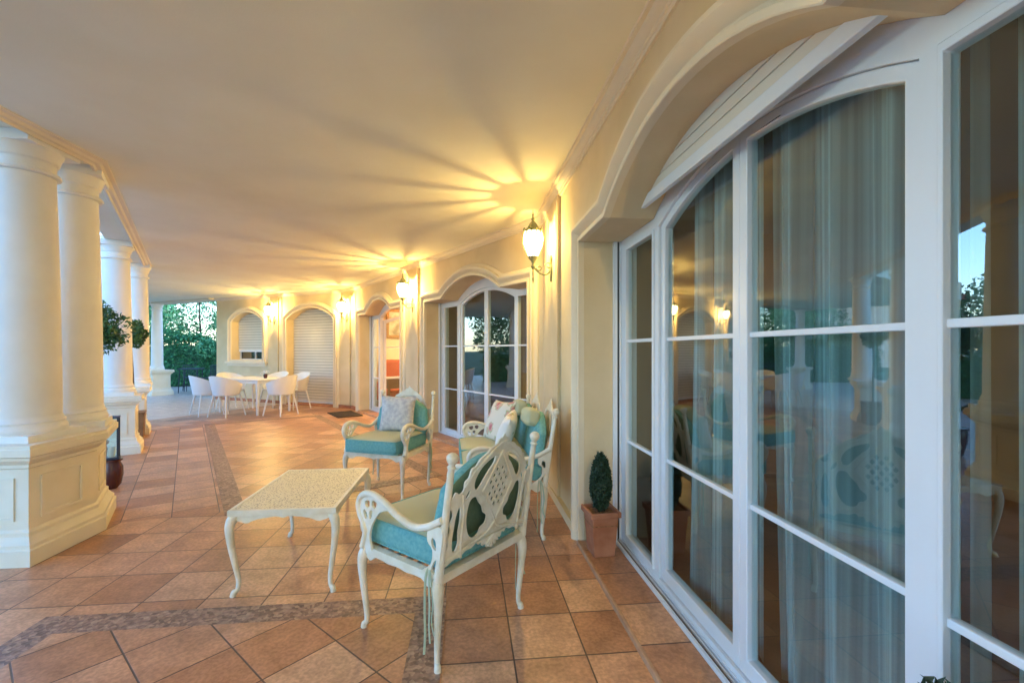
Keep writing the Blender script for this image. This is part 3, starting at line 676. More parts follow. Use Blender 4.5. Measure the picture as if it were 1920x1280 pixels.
# ------------------------------------------------------------------ lit room behind the open door
f = mapw(1, 0)
def wbox(mb, k, s0, s1, d0, d1, z0, z1): mb.slab([[(s0,z0),(s1,z0),(s1,z1),(s0,z1)]], d0, d1, mapw(k)); return mb
pf = empty('picture', loc3(W(1,7.16,1.18), 2.02), TH[1]+R(90), 'gilt framed picture on the wall of the lit room', 'picture')
b = MB(); b.slab([[(-.3,-.36),(.3,-.36),(.3,.36),(-.3,.36)], [(-.23,-.29),(.23,-.29),(.23,.29),(-.23,.29)]], -.05, 0, lambda a, z, t: Vector((t, a, z))); b.build('frame', M['gold'], pf, smooth=False, bevel=.008)
b = MB(); b.box(-.03, -.01, -.23, .23, -.29, .29); b.build('canvas', M['canvas'], pf, smooth=False)
def indoor_seat(s, d, rz, label):
    r = empty('armchair', loc3(W(1, s, d)), TH[1]+rz, label, 'armchair')
    b = MB(); b.box(-.36,.36,-.36,.36,.14,.42); b.build('seat', M['red'], r, bevel=.05, seg=4)
    b = MB(); b.box(.24,.44,-.38,.38,.30,1.12); b.build('backrest', M['red'], r, bevel=.07, seg=4)
    for q in (-1, 1):
        b = MB(); b.box(-.34,.30,q*.30,q*.44,.14,.60); b.build('armrest', M['red'], r, bevel=.05, seg=3)
    for x in (-.3, .34):
        for y in (-.32, .32): b = MB(); b.frustum((x,y), .015,.015,0,.025,.025,.15); b.build('leg', M['darkwood'], r, smooth=False)
indoor_seat(6.78, 1.02, R(80), 'red upholstered armchair in the lit room behind the open door')
tt = empty('side_table', loc3(W(1,6.12,.85)), TH[1], 'white-topped dark table inside the open door', 'table')
b = MB(); b.box(-.4,.4,-.22,.22,.72,.75); b.build('tabletop', M['frame'], tt, smooth=False, bevel=.006)
b = MB(); b.box(-.36,.36,-.19,.19,.50,.719); b.build('drawer_box', M['darkwood'], tt, smooth=False, bevel=.005)
for x in (-.34,.34):
    for y in (-.17,.17): b = MB(); b.frustum((x,y), .018,.018,0,.024,.024,.499); b.build('leg', M['darkwood'], tt, smooth=False)
b = MB(); b.box(-.34,.34,-.17,.17,.16,.18); b.build('shelf', M['darkwood'], tt, smooth=False)
sb = empty('sideboard', loc3(W(1,6.9,2.3)), TH[1]+R(90), 'dark wooden sideboard in the lit room', 'sideboard')
b = MB(); b.box(-.22,.2,-.5,.5,.1,.85); b.build('cabinet', M['darkwood'], sb, smooth=False, bevel=.008)
for x in (-.18,.16):
    for y in (-.44,.44): b = MB(); b.frustum((x,y), .02,.02,0,.026,.026,.1); b.build('leg', M['darkwood'], sb, smooth=False)
b = MB(); b.box(-.236,-.222,-.48,-.01,.14,.82); b.box(-.236,-.222,.01,.48,.14,.82); b.build('door', M['darkwood'], sb, smooth=False, bevel=.004)
pl = empty('pendant_lamp', loc3(W(1,5.6,2.4), 2.62), 0, 'lit pendant lamp hanging in the room behind the open door', 'lamp')
b = MB(); b.tube([(0,0,0),(0,0,-.32)], .006, 6); b.build('cord', M['darkwood'], pl)
b = MB(); b.lathe([(.03,-.32),(.10,-.36),(.14,-.46),(.13,-.47)], n=24, cap=False); b.build('lamp_shade', M['globe'], pl)
il = bpy.data.lights.new('room_bulb', 'POINT'); il.energy = ROOM_W; il.color = (1, .70, .40); il.shadow_soft_size = .08
io = bpy.data.objects.new('room_bulb', il); COL.objects.link(io); io.parent = pl; io.location = (0, 0, -.50)

# ------------------------------------------------------------------ cast garden furniture
def cab_leg(x, y, ox, oy, z1=.40, s=1.0):
    """cabriole leg: knee swells outwards, ankle curls in, foot kicks out"""
    prof = [(0, z1, .026), (.018, z1-.035, .029), (.026, z1-.08, .024), (.020, z1*.62, .019), (.006, z1*.38, .0155), (-.006, z1*.18, .013), (-.002, z1*.07, .0125), (.010, .022, .0155), (.014, .0, .017)]
    pts = [(x+ox*o*s, y+oy*o*s, z) for o, z, r in prof]; pts = catmull(pts, 4, False); rr = []
    for i in range(len(prof)-1):
        for j in range(4): rr.append((prof[i][2]*(1-j/4)+prof[i+1][2]*j/4)*s)
    rr.append(prof[-1][2]*s)
    return MB().tube(pts, rr, 10)
def plate(mb, outer, holes, t0, t1, fn, edge=.006, n=4):
    mb.slab([catmull(outer, n)]+[catmull(h, n) for h in holes], t0, t1, fn)
def cushion_mb(hx, hy, z0, z1, puff=.015, r=.03, nx=10):
    mb = MB(); mb.box(-hx, hx, -hy, hy, z0, z1)
    bmesh.ops.subdivide_edges(mb.bm, edges=[e for e in mb.bm.edges], cuts=nx-1, use_grid_fill=True)
    zc, hz = (z0+z1)/2, (z1-z0)/2
    def f(c):
        x, y, z = c.x/hx, c.y/hy, (c.z-zc)/hz
        # superellipsoid rounding of the edges
        d = Vector((max(abs(c.x)-(hx-r), 0), max(abs(c.y)-(hy-r), 0), max(abs(c.z-zc)-(hz-min(r, hz*.8)), 0)))
        if d.length > 1e-6:
            rr = min(r, hz*.8); L = d.length
            if L > rr or True:
                m = max(d.x, d.y, d.z); k = m/L if L > 0 else 1
                d2 = d*k
                c = Vector((math.copysign(min(abs(c.x), hx-r)+d2.x, c.x), math.copysign(min(abs(c.y), hy-r)+d2.y, c.y), zc+math.copysign(min(abs(c.z-zc), hz-min(r, hz*.8))+d2.z, c.z-zc)))
        c.z += math.copysign(puff, z)*(1-x*x)*(1-y*y)*abs(z) if abs(z) > .3 else 0
        return c
    mb.warp(f); return mb
def pillow_mb(w, h, t, n=14):
    """soft square scatter cushion in the YZ plane, thickness along X"""
    mb = MB(); g = {}
    for sgn in (1, -1):
        for i in range(n+1):
            for j in range(n+1):
                u, v = 2*i/n-1, 2*j/n-1
                pinch = 1-.09*(1-u*u)*abs(v)**3-.0; pin2 = 1-.09*(1-v*v)*abs(u)**3
                th = t*.5*((1-abs(u)**2.6)*(1-abs(v)**2.6))**.55
                th *= 1+.06*math.sin(5*u+3*v)*math.cos(4*v)
                if (i in (0, n) or j in (0, n)) and sgn < 0: g[(sgn,i,j)] = g[(1,i,j)]; continue
                g[(sgn,i,j)] = mb.bm.verts.new((sgn*th, u*w/2*pin2, v*h/2*pinch))
        for i in range(n):
            for j in range(n): mb.bm.faces.new([g[(sgn,i,j)], g[(sgn,i+1,j)], g[(sgn,i+1,j+1)], g[(sgn,i,j+1)]])
    return mb
REC = R(9)                      # backrest recline
def backmap(W2, xb, bow=.035):
    """(across, height, t) -> local chair space; x forward, y across"""
    def f(a, z, t):
        h = max(z-.40, 0)
        return Vector((xb-math.tan(REC)*h-t-bow*(1-(a/W2)**2)*.6, a, z))
    return f
def back_panel(mb, cy, W2, f, top=.975):
    """one pierced cast panel, half width W2, centred on cy"""
    k = W2/.30
    def mir(l): return [(cy+x*k, z) for x, z in l]+[(cy-x*k, z) for x, z in reversed(l) if x > 1e-6]
    outer = [(0,.980),(.014,.962),(.035,.955),(.05,.935),(.085,.925),(.11,.905),(.15,.885),(.17,.86),(.195,.85),(.205,.815),(.225,.80),(.228,.765),(.25,.752),(.270,.765),(.285,.74),(.299,.735),(.299,.70),(.282,.69),(.272,.66),(.285,.63),(.278,.60),(.287,.57),(.282,.53),(.299,.50),(.299,.445),(.27,.45),(.24,.463),(.21,.462),(.175,.48),(.14,.482),(.11,.496),(.095,.482),(.075,.488),(.065,.465),(.045,.470),(.032,.447),(.012,.452),(0,.436)]
    h1 = [(.045,.885),(.09,.872),(.135,.845),(.165,.805),(.172,.77),(.158,.748),(.135,.757),(.11,.79),(.078,.828),(.05,.855)]
    h2 = [(.15,.722),(.185,.715),(.198,.67),(.196,.61),(.175,.55),(.14,.525),(.105,.535),(.092,.56),(.062,.575),(.058,.61),(.085,.632),(.10,.665),(.125,.69)]
    h3 = [(.243,.70),(.258,.66),(.262,.61),(.265,.55),(.258,.505),(.238,.495),(.226,.53),(.232,.58),(.228,.63),(.232,.68)]
    h4 = [(.19,.765),(.212,.735),(.215,.715),(.20,.725),(.187,.745)]
    holes = []
    for q in (1, -1):
        for h in (h1, h2, h3, h4):
            hc = (sum(p[0] for p in h)/len(h), sum(p[1] for p in h)/len(h)); h = [(hc[0]+(x-hc[0])*.94, hc[1]+(z-hc[1])*.96) for x, z in h]
            holes.append([(cy+q*x*k, z) for x, z in h])
    loops = [catmull(mir(outer), 3)]+[catmull(h, 3) for h in holes]
    # the pierced diamond lattice
    for i in range(-2, 3):
        for j in range(-2, 3):
            x = (i-j)*.0185; z = .735+(i+j)*.027
            if abs(i)+abs(j) > 3: continue
            loops.append([(cy+x*k+a*k, z+b) for a, b in ((.0115,0),(.0,.0165),(-.0115,0),(0,-.0165))])
    mb.slab(loops, .001, .009, f)
    # relief: beaded ribs around the outline, the diamond and the shell
    def rib(pts, r, c=False):
        P = [f(a, z, .010) for a, z in pts]
        if c: P.append(P[0])
        mb.tube(P, r, 5)
    rib(catmull([(cy+x*k, z-.012) for x, z in [(-.225,.79),(-.17,.853),(-.085,.91),(0,.955),(.085,.91),(.17,.853),(.225,.79)]], 3, False), .0065)
    D = [(0,.90),(.108,.735),(0,.57),(-.108,.735)]; rib([(cy+x*k, z) for x, z in D], .006, True)
    for q in (-1, 1):
        rib(catmull([(cy+q*x*k, z) for x, z in [(.29,.47),(.24,.478),(.18,.497),(.10,.512),(.04,.53),(0,.565)]], 3, False), .006)
        rib(catmull([(cy+q*x*k, z) for x, z in [(.205,.46),(.212,.53),(.212,.60),(.217,.68),(.232,.75)]], 3, False), .0065)
    for a in (-50, -25, 0, 25, 50): rib([(cy, .50), (cy+.055*k*math.sin(R(a)), .50-.055*math.cos(R(a)))], .007)
def make_seat(name, W2, label, cat, npan=1, group=None, cushions=1):
    r = empty(name, label=label, cat=cat, group=group)
    D = .53; xf, xb = D, 0.0
    # legs
    for x, y, sx, sy in ((xf, W2, 1, 1), (xf, -W2, 1, -1), (xb, W2, -1, .8), (xb, -W2, -1, -.8)):
        cab_leg(x-.015*(1 if x else -1), y*.98, sx*.6, sy*.45, .39, .95).build('leg', M['cast'], r)
    # seat frame
    b = MB()
    for (x0, x1, y0, y1) in ((xf-.03, xf+.005, -W2-.01, W2+.01), (xb-.015, xb+.02, -W2-.01, W2+.01), (xb+.021, xf-.031, -W2-.01, -W2+.025), (xb+.021, xf-.031, W2-.025, W2+.01)): b.box(x0, x1, y0, y1, .375, .412)
    for i in range(7): b.box(.03+i*.07, .055+i*.07, -W2+.026, W2-.026, .385, .397)
    for sg in (-1, 1):   # scalloped apron under the sides
        y = sg*(W2-.004); plate(b, [(.02,.38),(.06,.345),(.11,.372),(.20,.366),(.26,.372),(.33,.366),(.42,.372),(.47,.345),(.51,.38),(.26,.385)], [], -.008, .008, lambda a, z, t, y=y: Vector((a, y+t, z)), n=3)
    y0 = xf-.012; plate(b, [(-W2+.02,.38),(-W2+.06,.345),(-W2+.12,.372),(-.05,.368),(0,.358),(.05,.368),(W2-.12,.372),(W2-.06,.345),(W2-.02,.38),(0,.385)], [], -.008, .008, lambda a, z, t: Vector((y0+t, a, z)), n=3)
    b.build('seat_frame', M['cast'], r, ang=40)
    # back
    fn = backmap(W2, xb)
    b = MB(); pw = W2/npan
    for i in range(npan): back_panel(b, -W2+pw*(2*i+1), pw*.985, fn)
    b.build('backrest', M['cast'], r, ang=40)
    for sg in (-1, 1):
        b = MB(); pts = [fn(sg*W2, z, 0) for z in (.39,.45,.55,.66,.78,.855,.868,.878,.885,.892,.900,.910,.920,.930,.937,.940)]
        b.tube(pts, [.022,.020,.017,.0165,.016,.0145,.014,.020,.013,.014,.021,.0255,.0265,.021,.012,.002], 12)
        b.build('back_post', M['cast'], r, ang=40)
    # arms: rolled rail plus pierced scroll plate
    for sg in (-1, 1):
        y = sg*(W2+.012); b = MB(); bx = fn(W2, .63, 0).x
        rail = catmull([(bx,.655),(.06,.605),(.15,.588),(.25,.612),(.36,.655),(.45,.672),(.515,.655),(.545,.61),(.535,.565),(.51,.53),(.49,.49),(.50,.44),(.515,.405)], 5, False)
        ra = [.016]*len(rail)
        b.tube([(a, y, z) for a, z in rail], ra, 9, flat=1.15)
        plate(b, [(.33,.640),(.42,.664),(.50,.650),(.533,.605),(.52,.56),(.495,.52),(.478,.48),(.50,.41),(.44,.405),(.455,.46),(.44,.52),(.40,.575),(.365,.605),(.31,.625)],
              [[(.40,.64),(.43,.645),(.435,.62),(.41,.61)], [(.455,.64),(.49,.63),(.48,.605),(.455,.61)], [(.49,.59),(.505,.58),(.485,.545),(.47,.565)], [(.43,.595),(.455,.59),(.455,.555),(.44,.56)]], -.006, .006, lambda a, z, t: Vector((a, y+t, z)), n=3)
        plate(b, [(bx+.015,.625),(.045,.60),(.05,.55),(.02,.52),(.03,.46),(.08,.42),(.10,.405),(-.0,.405),(-.03,.52),(bx-.005,.60)], [[(.0,.56),(.022,.57),(.025,.54),(.0,.52)], [(-.005,.48),(.012,.47),(.03,.43),(.005,.42)]], -.006, .006, lambda a, z, t: Vector((a, y+t, z)), n=3)
        b.build('armrest', M['cast'], r, ang=40)
    # cushions: seat pad(s) with lamp-lit tone painted on top, and upholstered back cushion(s)
    cw = (W2-.018)/cushions
    for i in range(cushions):
        cy = -W2+.018+cw*(2*i+1); cy = cy if cushions > 1 else 0
        cm = cushion_mb(.292, cw-.004, .414, .548, .016, .04); o = cm.build('seat_cushion', M['teal'], r, ang=60); o.location = (.298, cy, 0); 
        o.data.materials.append(M['sage'])
        for p in o.data.polygons:
            if p.normal.z > .55: p.material_index = 1
        pp = MB()
        def ringp(z):
            a, c = .286, cw-.010; rr = .035; pts = []
            for qx, qy, a0 in ((1,1,0),(-1,1,90),(-1,-1,180),(1,-1,270)):
                for t in range(0, 91, 18): pts.append((qx*(a-rr)+rr*math.cos(R(a0+t)), qy*(c-rr)+rr*math.sin(R(a0+t)), z))
            pts.append(pts[0]); return pts
        pp.tube(ringp(.534), .005, 5, cap=False); pp.tube(ringp(.427), .005, 5, cap=False)
        pb = pp.build('piping', M['teal'], o)
        # back cushion, arched top
        bm_ = MB(); hw = cw-.012; ol = [(-hw,.52),(-hw,.72),(-hw+.01,.765),(-hw*.72,.815),(-hw*.35,.865),(0,.88),(hw*.35,.865),(hw*.72,.815),(hw-.01,.765),(hw,.72),(hw,.52),(0,.515)]
        ol = catmull(ol, 3); cyc = (0, .70)
        fb = backmap(W2, .028, .015)
        rings = []
        for sc_, t in ((.90,.0),(.985,-.012),(1.0,-.035),(.985,-.058),(.93,-.072),(.72,-.084),(.4,-.09),(.12,-.091)):
            rings.append([bm_.bm.verts.new(fb(cy+cyc[0]+(a-cyc[0])*sc_, cyc[1]+(z-cyc[1])*sc_, t)) for a, z in ol])
        for a_, b_ in zip(rings, rings[1:]):
            for j in range(len(ol)): bm_.bm.faces.new([a_[j], a_[(j+1)%len(ol)], b_[(j+1)%len(ol)], b_[j]])
        bm_.bm.faces.new(rings[0]); bm_.bm.faces.new(rings[-1])
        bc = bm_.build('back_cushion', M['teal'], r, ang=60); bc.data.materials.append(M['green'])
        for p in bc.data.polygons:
            if p.normal.x < -.5: p.material_index = 1  # rear faces get the painted warm-light green
    # fabric ties hanging at the rear corners
    for sg in ((-1, 1)):
        tb = MB(); y = sg*(W2+.012)
        for j, (dx, L) in enumerate(((0, .24), (.018, .30), (-.012, .20))):
            pts = catmull([(.04+dx*.2, y, .44), (.035+dx, y+sg*.012, .40), (.03+dx*1.6, y+sg*.012, .36-L*.3), (.035+dx*1.3, y+sg*.010, .36-L*.7), (.025+dx*2, y+sg*.014, .37-L)], 4, False)
            tb.tube(pts, .0055, 5, flat=.5)
        tb.build('cushion_tie', M['mint'], r)
    return r
def place(o, p, fdir):
    """p = world xy of the midpoint between the rear legs, fdir = facing direction"""
    o.location = (p[0], p[1], 0); o.rotation_euler = (0, 0, math.atan2(fdir[1], fdir[0]))
def gp(px, py): z = F*EYE/(py-656); return Vector(((px-960)/F*z, z))
CG = 'white cast metal armchairs with teal cushions'
ch1 = make_seat('armchair', .30, 'white cast armchair seen from behind, its pierced back towards the camera', 'armchair', 1, CG)
bl, br_ = gp(820, 1268), gp(985, 1138); mid = (bl+br_)/2; ax = (br_-bl).normalized(); fd = Vector((-ax.y, ax.x))
place(ch1, mid+fd*.01, fd)
ch2 = copy_tree(ch1); tag(ch2, 'white cast armchair facing the camera, behind the coffee table', 'armchair', CG)
fr = gp(757, 938); fd2 = Vector((-.30, -.954)).normalized(); sd2 = Vector((fd2.y, -fd2.x))   # sd2: to the viewer's left
place(ch2, fr+sd2*(-.0)+Vector((-fd2.y, fd2.x))*(-.30)*1-fd2*.50, fd2)
sofa = make_seat('sofa', .56, 'white cast two-seat sofa with floral pillows against the wall', 'sofa', 2, None, 2)
fs = Vector((-math.cos(R(8)), -math.sin(R(8)))); rn = Vector((.235, 3.23)); al = Vector((-math.sin(R(8)), math.cos(R(8))))
place(sofa, rn+al*.56, fs)
def on_seat(seat, name, mb, m, local, rot, label, cat='pillow', group=None):
    o = mb.build(name, m, None, ang=80)
    Ms = Matrix.Translation(seat.location) @ Matrix.Rotation(seat.rotation_euler.z, 4, 'Z')
    Mr = Matrix.Translation(Vector(local)) @ Matrix.Rotation(rot[2], 4, 'Z') @ Matrix.Rotation(rot[1], 4, 'Y') @ Matrix.Rotation(rot[0], 4, 'X')
    o.matrix_world = Ms @ Mr; o.location, o.rotation_euler = (Ms @ Mr).to_translation(), (Ms @ Mr).to_euler()
    return tag(o, label, cat, group)
on_seat(ch2, 'pillow', pillow_mb(.38, .37, .13), M['lace'], (.15, .02, .725), (0, R(-12), R(6)), 'pale patterned pillow on the armchair facing the camera')
# sofa: local y>0 is ... the far end is at the sofa's right hand side
on_seat(sofa, 'pillow', pillow_mb(.42, .40, .14), M['floral'], (.23, -.34, .715), (R(4), R(-22), R(18)), 'cream floral pillow at the far end of the sofa')
on_seat(sofa, 'pillow', pillow_mb(.36, .34, .13), M['rose'], (.22, .10, .69), (R(-8), R(-20), R(-12)), 'white pillow printed with pink roses, nearer one on the sofa')
for y_, lb in ((-.28, 'green bolster cushion on top of the far half of the sofa back'), (.27, 'green bolster cushion on top of the near half of the sofa back')):
    b = cushion_mb(.05, .16, -.06, .06, .012, .035); on_seat(sofa, 'cushion', b, M['sage'], (.055, y_, .845), (R(4), R(-9), 0), lb, 'cushion', 'green cushions on the sofa back')

# coffee table
ct = empty('coffee_table', label='low rectangular white cast table with mottled lace top', cat='coffee table')
cp_ = Vector((-1.315, 2.92)); ct.location = (cp_.x, cp_.y, 0); ct.rotation_euler = (0, 0, TH[0])
LACE = bpy.data.materials.new('lace_tabletop'); LACE.use_nodes = True
_n = LACE.node_tree; _b = _n.nodes['Principled BSDF']; _tc = _n.nodes.new('ShaderNodeTexCoord'); _v = _n.nodes.new('ShaderNodeTexVoronoi'); _v.inputs['Scale'].default_value = 85
_cr = _n.nodes.new('ShaderNodeValToRGB'); _e = _cr.color_ramp.elements; _e[0].position = .16; _e[0].color = (.14, .09, .04, 1); _e[1].position = .44; _e[1].color = (.76, .69, .47, 1)
_n.links.new(_tc.outputs['Object'], _v.inputs['Vector']); _n.links.new(_v.outputs['Distance'], _cr.inputs[0]); _n.links.new(_cr.outputs[0], _b.inputs['Base Color'])
_bu = _n.nodes.new('ShaderNodeBump'); _bu.inputs['Strength'].default_value = .8; _bu.inputs['Distance'].default_value = .004; _n.links.new(_v.outputs['Distance'], _bu.inputs['Height']); _n.links.new(_bu.outputs[0], _b.inputs['Normal']); _b.inputs['Roughness'].default_value = .42
hx, hy = .288, .43
b = MB(); b.box(-hx+.018, hx-.018, -hy+.018, hy-.018, .462, .478); b.build('tabletop', LACE, ct, smooth=False)
b = MB(); b.slab([[(-hx,-hy),(hx,-hy),(hx,hy),(-hx,hy)], [(-hx+.019,-hy+.019),(hx-.019,-hy+.019),(hx-.019,hy-.019),(-hx+.019,hy-.019)]], .448, .480, lambda a, c, t: Vector((a, c, t)))
for sg in (-1, 1):
    plate(b, [(-hx+.04,.45),(-hx+.09,.405),(-hx+.15,.425),(-.04,.437),(0,.430),(.04,.437),(hx-.15,.425),(hx-.09,.405),(hx-.04,.45)], [], -.006, .006, lambda a, z, t: Vector((a, sg*(hy-.018)+t, z)), n=3)
    plate(b, [(-hy+.04,.45),(-hy+.09,.405),(-hy+.16,.425),(-.04,.437),(0,.430),(.04,.437),(hy-.16,.425),(hy-.09,.405),(hy-.04,.45)], [], -.006, .006, lambda a, z, t: Vector((sg*(hx-.018)+t, a, z)), n=3)
b.build('rim', M['cast'], ct, ang=40, bevel=.004)
for x in (-1, 1):
    for y in (-1, 1): cab_leg(x*(hx-.035), y*(hy-.035), x*1.15, y*.8, .455, .98).build('leg', M['cast'], ct)

# ------------------------------------------------------------------ potted plants
def topiary(p, rz, label, mirror=False):
    pot = empty('plant_pot', (p.x, p.y, .026), rz, label+(' pot' if 'pott' not in label else ', its square pot'), 'plant pot', 'square terracotta pots on the door step')
    b = MB(); b.frustum((0,0), .070,.070,0,.088,.088,.255); b.build('body', M['terra'], pot, bevel=.006)
    b = MB()
    for a in (0, 1, 2, 3):
        Mr = Matrix.Rotation(a*math.pi/2, 4, 'Z'); b.box(.085, .103, -.103, .0845, .256, .292, Mr)
    b.build('rim', M['terra'], pot, bevel=.005)
    b = MB(); b.frustum((0,0), .0845,.0845,.2,.0845,.0845,.270); b.build('soil', M['soil'], pot, smooth=False)
    pl_ = empty('topiary', (p.x, p.y, .288), rz, label+' bush', 'topiary', 'egg-shaped clipped bushes by the near door')
    b = MB(); b.tube([(0,0,-.03),(.003,0,.03),(0,0,.10)], [.012,.01,.009], 8); b.build('trunk', M['bark'], pl_)
    def egg(k=1.0):
        while True:
            v = Vector((random.gauss(0,1), random.gauss(0,1), random.gauss(0,1))).normalized()
            r = (random.uniform(.90, 1.04) if random.random() < .9 else random.uniform(1.04, 1.13))*k; t = (v.z+1)/2; w_ = .070*(1.0-.28*t**2.2)
            return Vector((v.x*w_*r*(1.0), v.y*w_*r, .205+v.z*.182*r))
    b = MB(); b.leaves(5200, egg, .026, .33); b.lathe([(.02,.035),(.052,.09),(.062,.18),(.056,.26),(.04,.33),(.015,.37)], n=16); b.build('foliage', M['yew'], pl_, smooth=False, fix=False)
    if mirror: pl_.scale = (mirror, mirror, mirror)
pp1 = W(0, 2.90, .06); topiary(pp1, TH[0]+R(4), 'terracotta-potted egg topiary left of the near door')
pp2 = W(0, .77, .08); topiary(pp2, TH[0], 'topiary at the lower right corner of the photo', 1.10)

def leafy_crown(c, rx, rz, n, size, rd):
    lumps = [(Vector((rd.gauss(0,1), rd.gauss(0,1), rd.gauss(0,1))).normalized()*rd.uniform(.2,.75), rd.uniform(.28,.5)) for _ in range(22)]
    def f():
        l, r = rd.choice(lumps); v = Vector((rd.gauss(0,1), rd.gauss(0,1), rd.gauss(0,1))).normalized()*r*rd.uniform(.5,1)**.5; p = l+v
        return Vector((c[0]+p.x*rx, c[1]+p.y*rx, c[2]+p.z*rz))
    return f
def ball_tree(p, hc, r, label, potkind, seed, th=.36, lean=0):
    rd = random.Random(seed)
    z0 = th
    t = empty('potted_tree', (p.x, p.y, th-.04), 0, label, 'tree', 'small ball-crowned trees in pots')
    b = MB(); path = catmull([(0,0,-.02),(.015+lean*.3,.01,.4*(hc-th)),(lean,0,hc-th)], 5, False); b.tube(path, .014, 8)
    for i in range(9):
        a = rd.uniform(0, 6.28); e = rd.uniform(.1, 1.2); d = Vector((math.cos(a)*math.cos(e), math.sin(a)*math.cos(e), math.sin(e)))*r*.75; s = Vector((lean,0,hc-th-.12)); b.tube([s, s+d*.5+Vector((0,0,.03)), s+d], [.007,.005,.003], 5)
    b.build('trunk', M['bark'], t)
    b = MB(); b.leaves(4600, leafy_crown((lean,0,hc-th+.04), r, r, 1, 1, rd), .055, .42, rd); b.build('crown', M['leaf'], t, smooth=False, fix=False)
    po = empty('planter', (p.x, p.y, 0), TH[1], label.replace('tree', 'planter of the tree'), 'planter')
    b = MB()
    if potkind == 'box':
        b.frustum((0,0), .14,.14,0,.155,.155,th); b.build('body', M['woodbox'], po, bevel=.008)
        b = MB(); b.frustum((0,0), .165,.165,th+.001,.165,.165,th+.025); b.build('rim', M['woodbox'], po, bevel=.006)
    else:
        b.lathe([(.10,0),(.13,.02),(.165,th*.5),(.175,th*.8),(.16,th-.02)], n=28); b.build('body', M['oxblood'], po)
        b = MB(); b.lathe([(.16,th-.02),(.185,th-.015),(.188,th+.01),(.165,th+.012)], n=28); b.build('rim', M['oxblood'], po)
ball_tree(Vector((-4.54, 4.80)), 1.54, .37, 'bushy ball tree behind the two nearest columns', 'round', 4)
ball_tree(Vector((-5.88, 6.98)), 1.60, .23, 'small ball tree beside the third column', 'box', 11, .38, -.03)
# dark lantern on a red glazed pot beside the bent pedestal
lp = gp(209, 915)
pot = empty('garden_pot', (lp.x, lp.y, 0), 0, 'dark red glazed pot on the floor behind the bent pedestal', 'pot')
b = MB(); b.lathe([(.045,0),(.075,.04),(.092,.13),(.09,.21),(.07,.255),(.072,.27)], n=28); b.build('body', M['oxblood'], pot)
b = MB(); b.lathe([(.072,.27),(.088,.272),(.088,.288),(.06,.289)], n=28); b.build('rim', M['oxblood'], pot)
la = empty('candle_lantern', (lp.x, lp.y, .291), TH[1], 'tall dark-framed glass lantern standing on the red pot', 'lantern')
b = MB(); b.box(-.062,.062,-.062,.062,0,.018); b.box(-.062,.062,-.062,.062,.40,.415)
for x in (-.052,.052):
    for y in (-.052,.052): b.box(x-.008, x+.008, y-.008, y+.008, .018, .40)
b.build('frame', M['iron'], la, smooth=False)
b = MB()
for s_ in (-1, 1): b.box(-.043,.043,s_*.053,s_*.050,.02,.398); b.box(s_*.053,s_*.050,-.043,.043,.02,.398)
b.build('glass_pane', M['glass'], la, smooth=False)
b = MB(); b.lathe([(.028,.018),(.028,.12),(.004,.122),(.003,.135)], n=16); b.build('candle', M['cast'], la)
# doormat
dm = MB(); dm.box(-.25, .25, -.42, .42, .0, .016); o = dm.build('doormat', M['mat_'], None, loc3(W(1, 6.02, -.42), .004), TH[1]); tag(o, 'dark brown doormat in front of the open door', 'doormat')

# ------------------------------------------------------------------ dining set
def dining_chair():
    r = empty('dining_chair')
    b = MB(); b.lathe([(.02,.425),(.19,.425),(.225,.435),(.23,.45),(.20,.455),(.10,.447),(.001,.445)], n=28); b.build('seat', M['plastic'], r)
    # wraparound shell: open to +X
    b = MB(); n, m = 36, 8; g = [[], []]
    A0 = 62
    for L, off in ((0, 0), (1, .010)):
        for j in range(m+1):
            row = []
            for i in range(n+1):
                a = R(A0+(360-2*A0)*i/n); c = (1-math.cos(a))/2     # 1 at the back
                c = max(0, (c-.265)/.735); top = .665+.175*c**1.2; bot = .46-.02*c; z = bot+(top-bot)*j/m
                t = j/m; rad = .235+.045*t+(.03*t*c)+off; row.append(b.bm.verts.new((rad*math.cos(a)*1.0, rad*math.sin(a)*(1.02), z)))
            g[L].append(row)
    for j in range(m):
        for i in range(n):
            b.bm.faces.new([g[0][j][i], g[0][j][i+1], g[0][j+1][i+1], g[0][j+1][i]]); b.bm.faces.new([g[1][j][i], g[1][j][i+1], g[1][j+1][i+1], g[1][j+1][i]])
    for i in range(n): b.bm.faces.new([g[0][m][i], g[0][m][i+1], g[1][m][i+1], g[1][m][i]]); b.bm.faces.new([g[0][0][i], g[0][0][i+1], g[1][0][i+1], g[1][0][i]])
    for i in (0, n):
        for j in range(m): b.bm.faces.new([g[0][j][i], g[0][j+1][i], g[1][j+1][i], g[1][j][i]])
    b.build('backrest', M['plastic'], r, ang=50)
    for x in (-1, 1):
        for y in (-1, 1): b = MB(); b.tube([(x*.16, y*.16, .44), (x*.20, y*.20, .22), (x*.235, y*.235, 0)], [.020,.016,.012], 8); b.build('leg', M['plastic'], r)
    return r
TT = W(2, 0, 0); uc, nc = U(TH[2]), N(TH[2])
NL = Vector((-5.22, 9.32))
tc_ = NL+uc*.68+nc*.40
dt = empty('dining_table', loc3(tc_), TH[2], 'white rectangular dining table at the far end of the terrace', 'dining table')
b = MB(); b.box(-.43,.43,-.66,.66,.715,.742); b.build('tabletop', M['plastic'], dt, bevel=.01)
b = MB(); 
for s_ in (-1, 1): b.box(s_*.38-.012, s_*.38+.012, -.58, .58, .655, .714); b.box(-.366,.366, s_*.595-.012, s_*.595+.012, .655, .714)
b.build('apron', M['plastic'], dt, smooth=False)
for x in (-1, 1):
    for y in (-1, 1): b = MB(); b.tube([(x*.385, y*.595, .714), (x*.385, y*.595, 0)], [.034, .024], 10); b.build('leg', M['plastic'], dt)
pr = dining_chair()
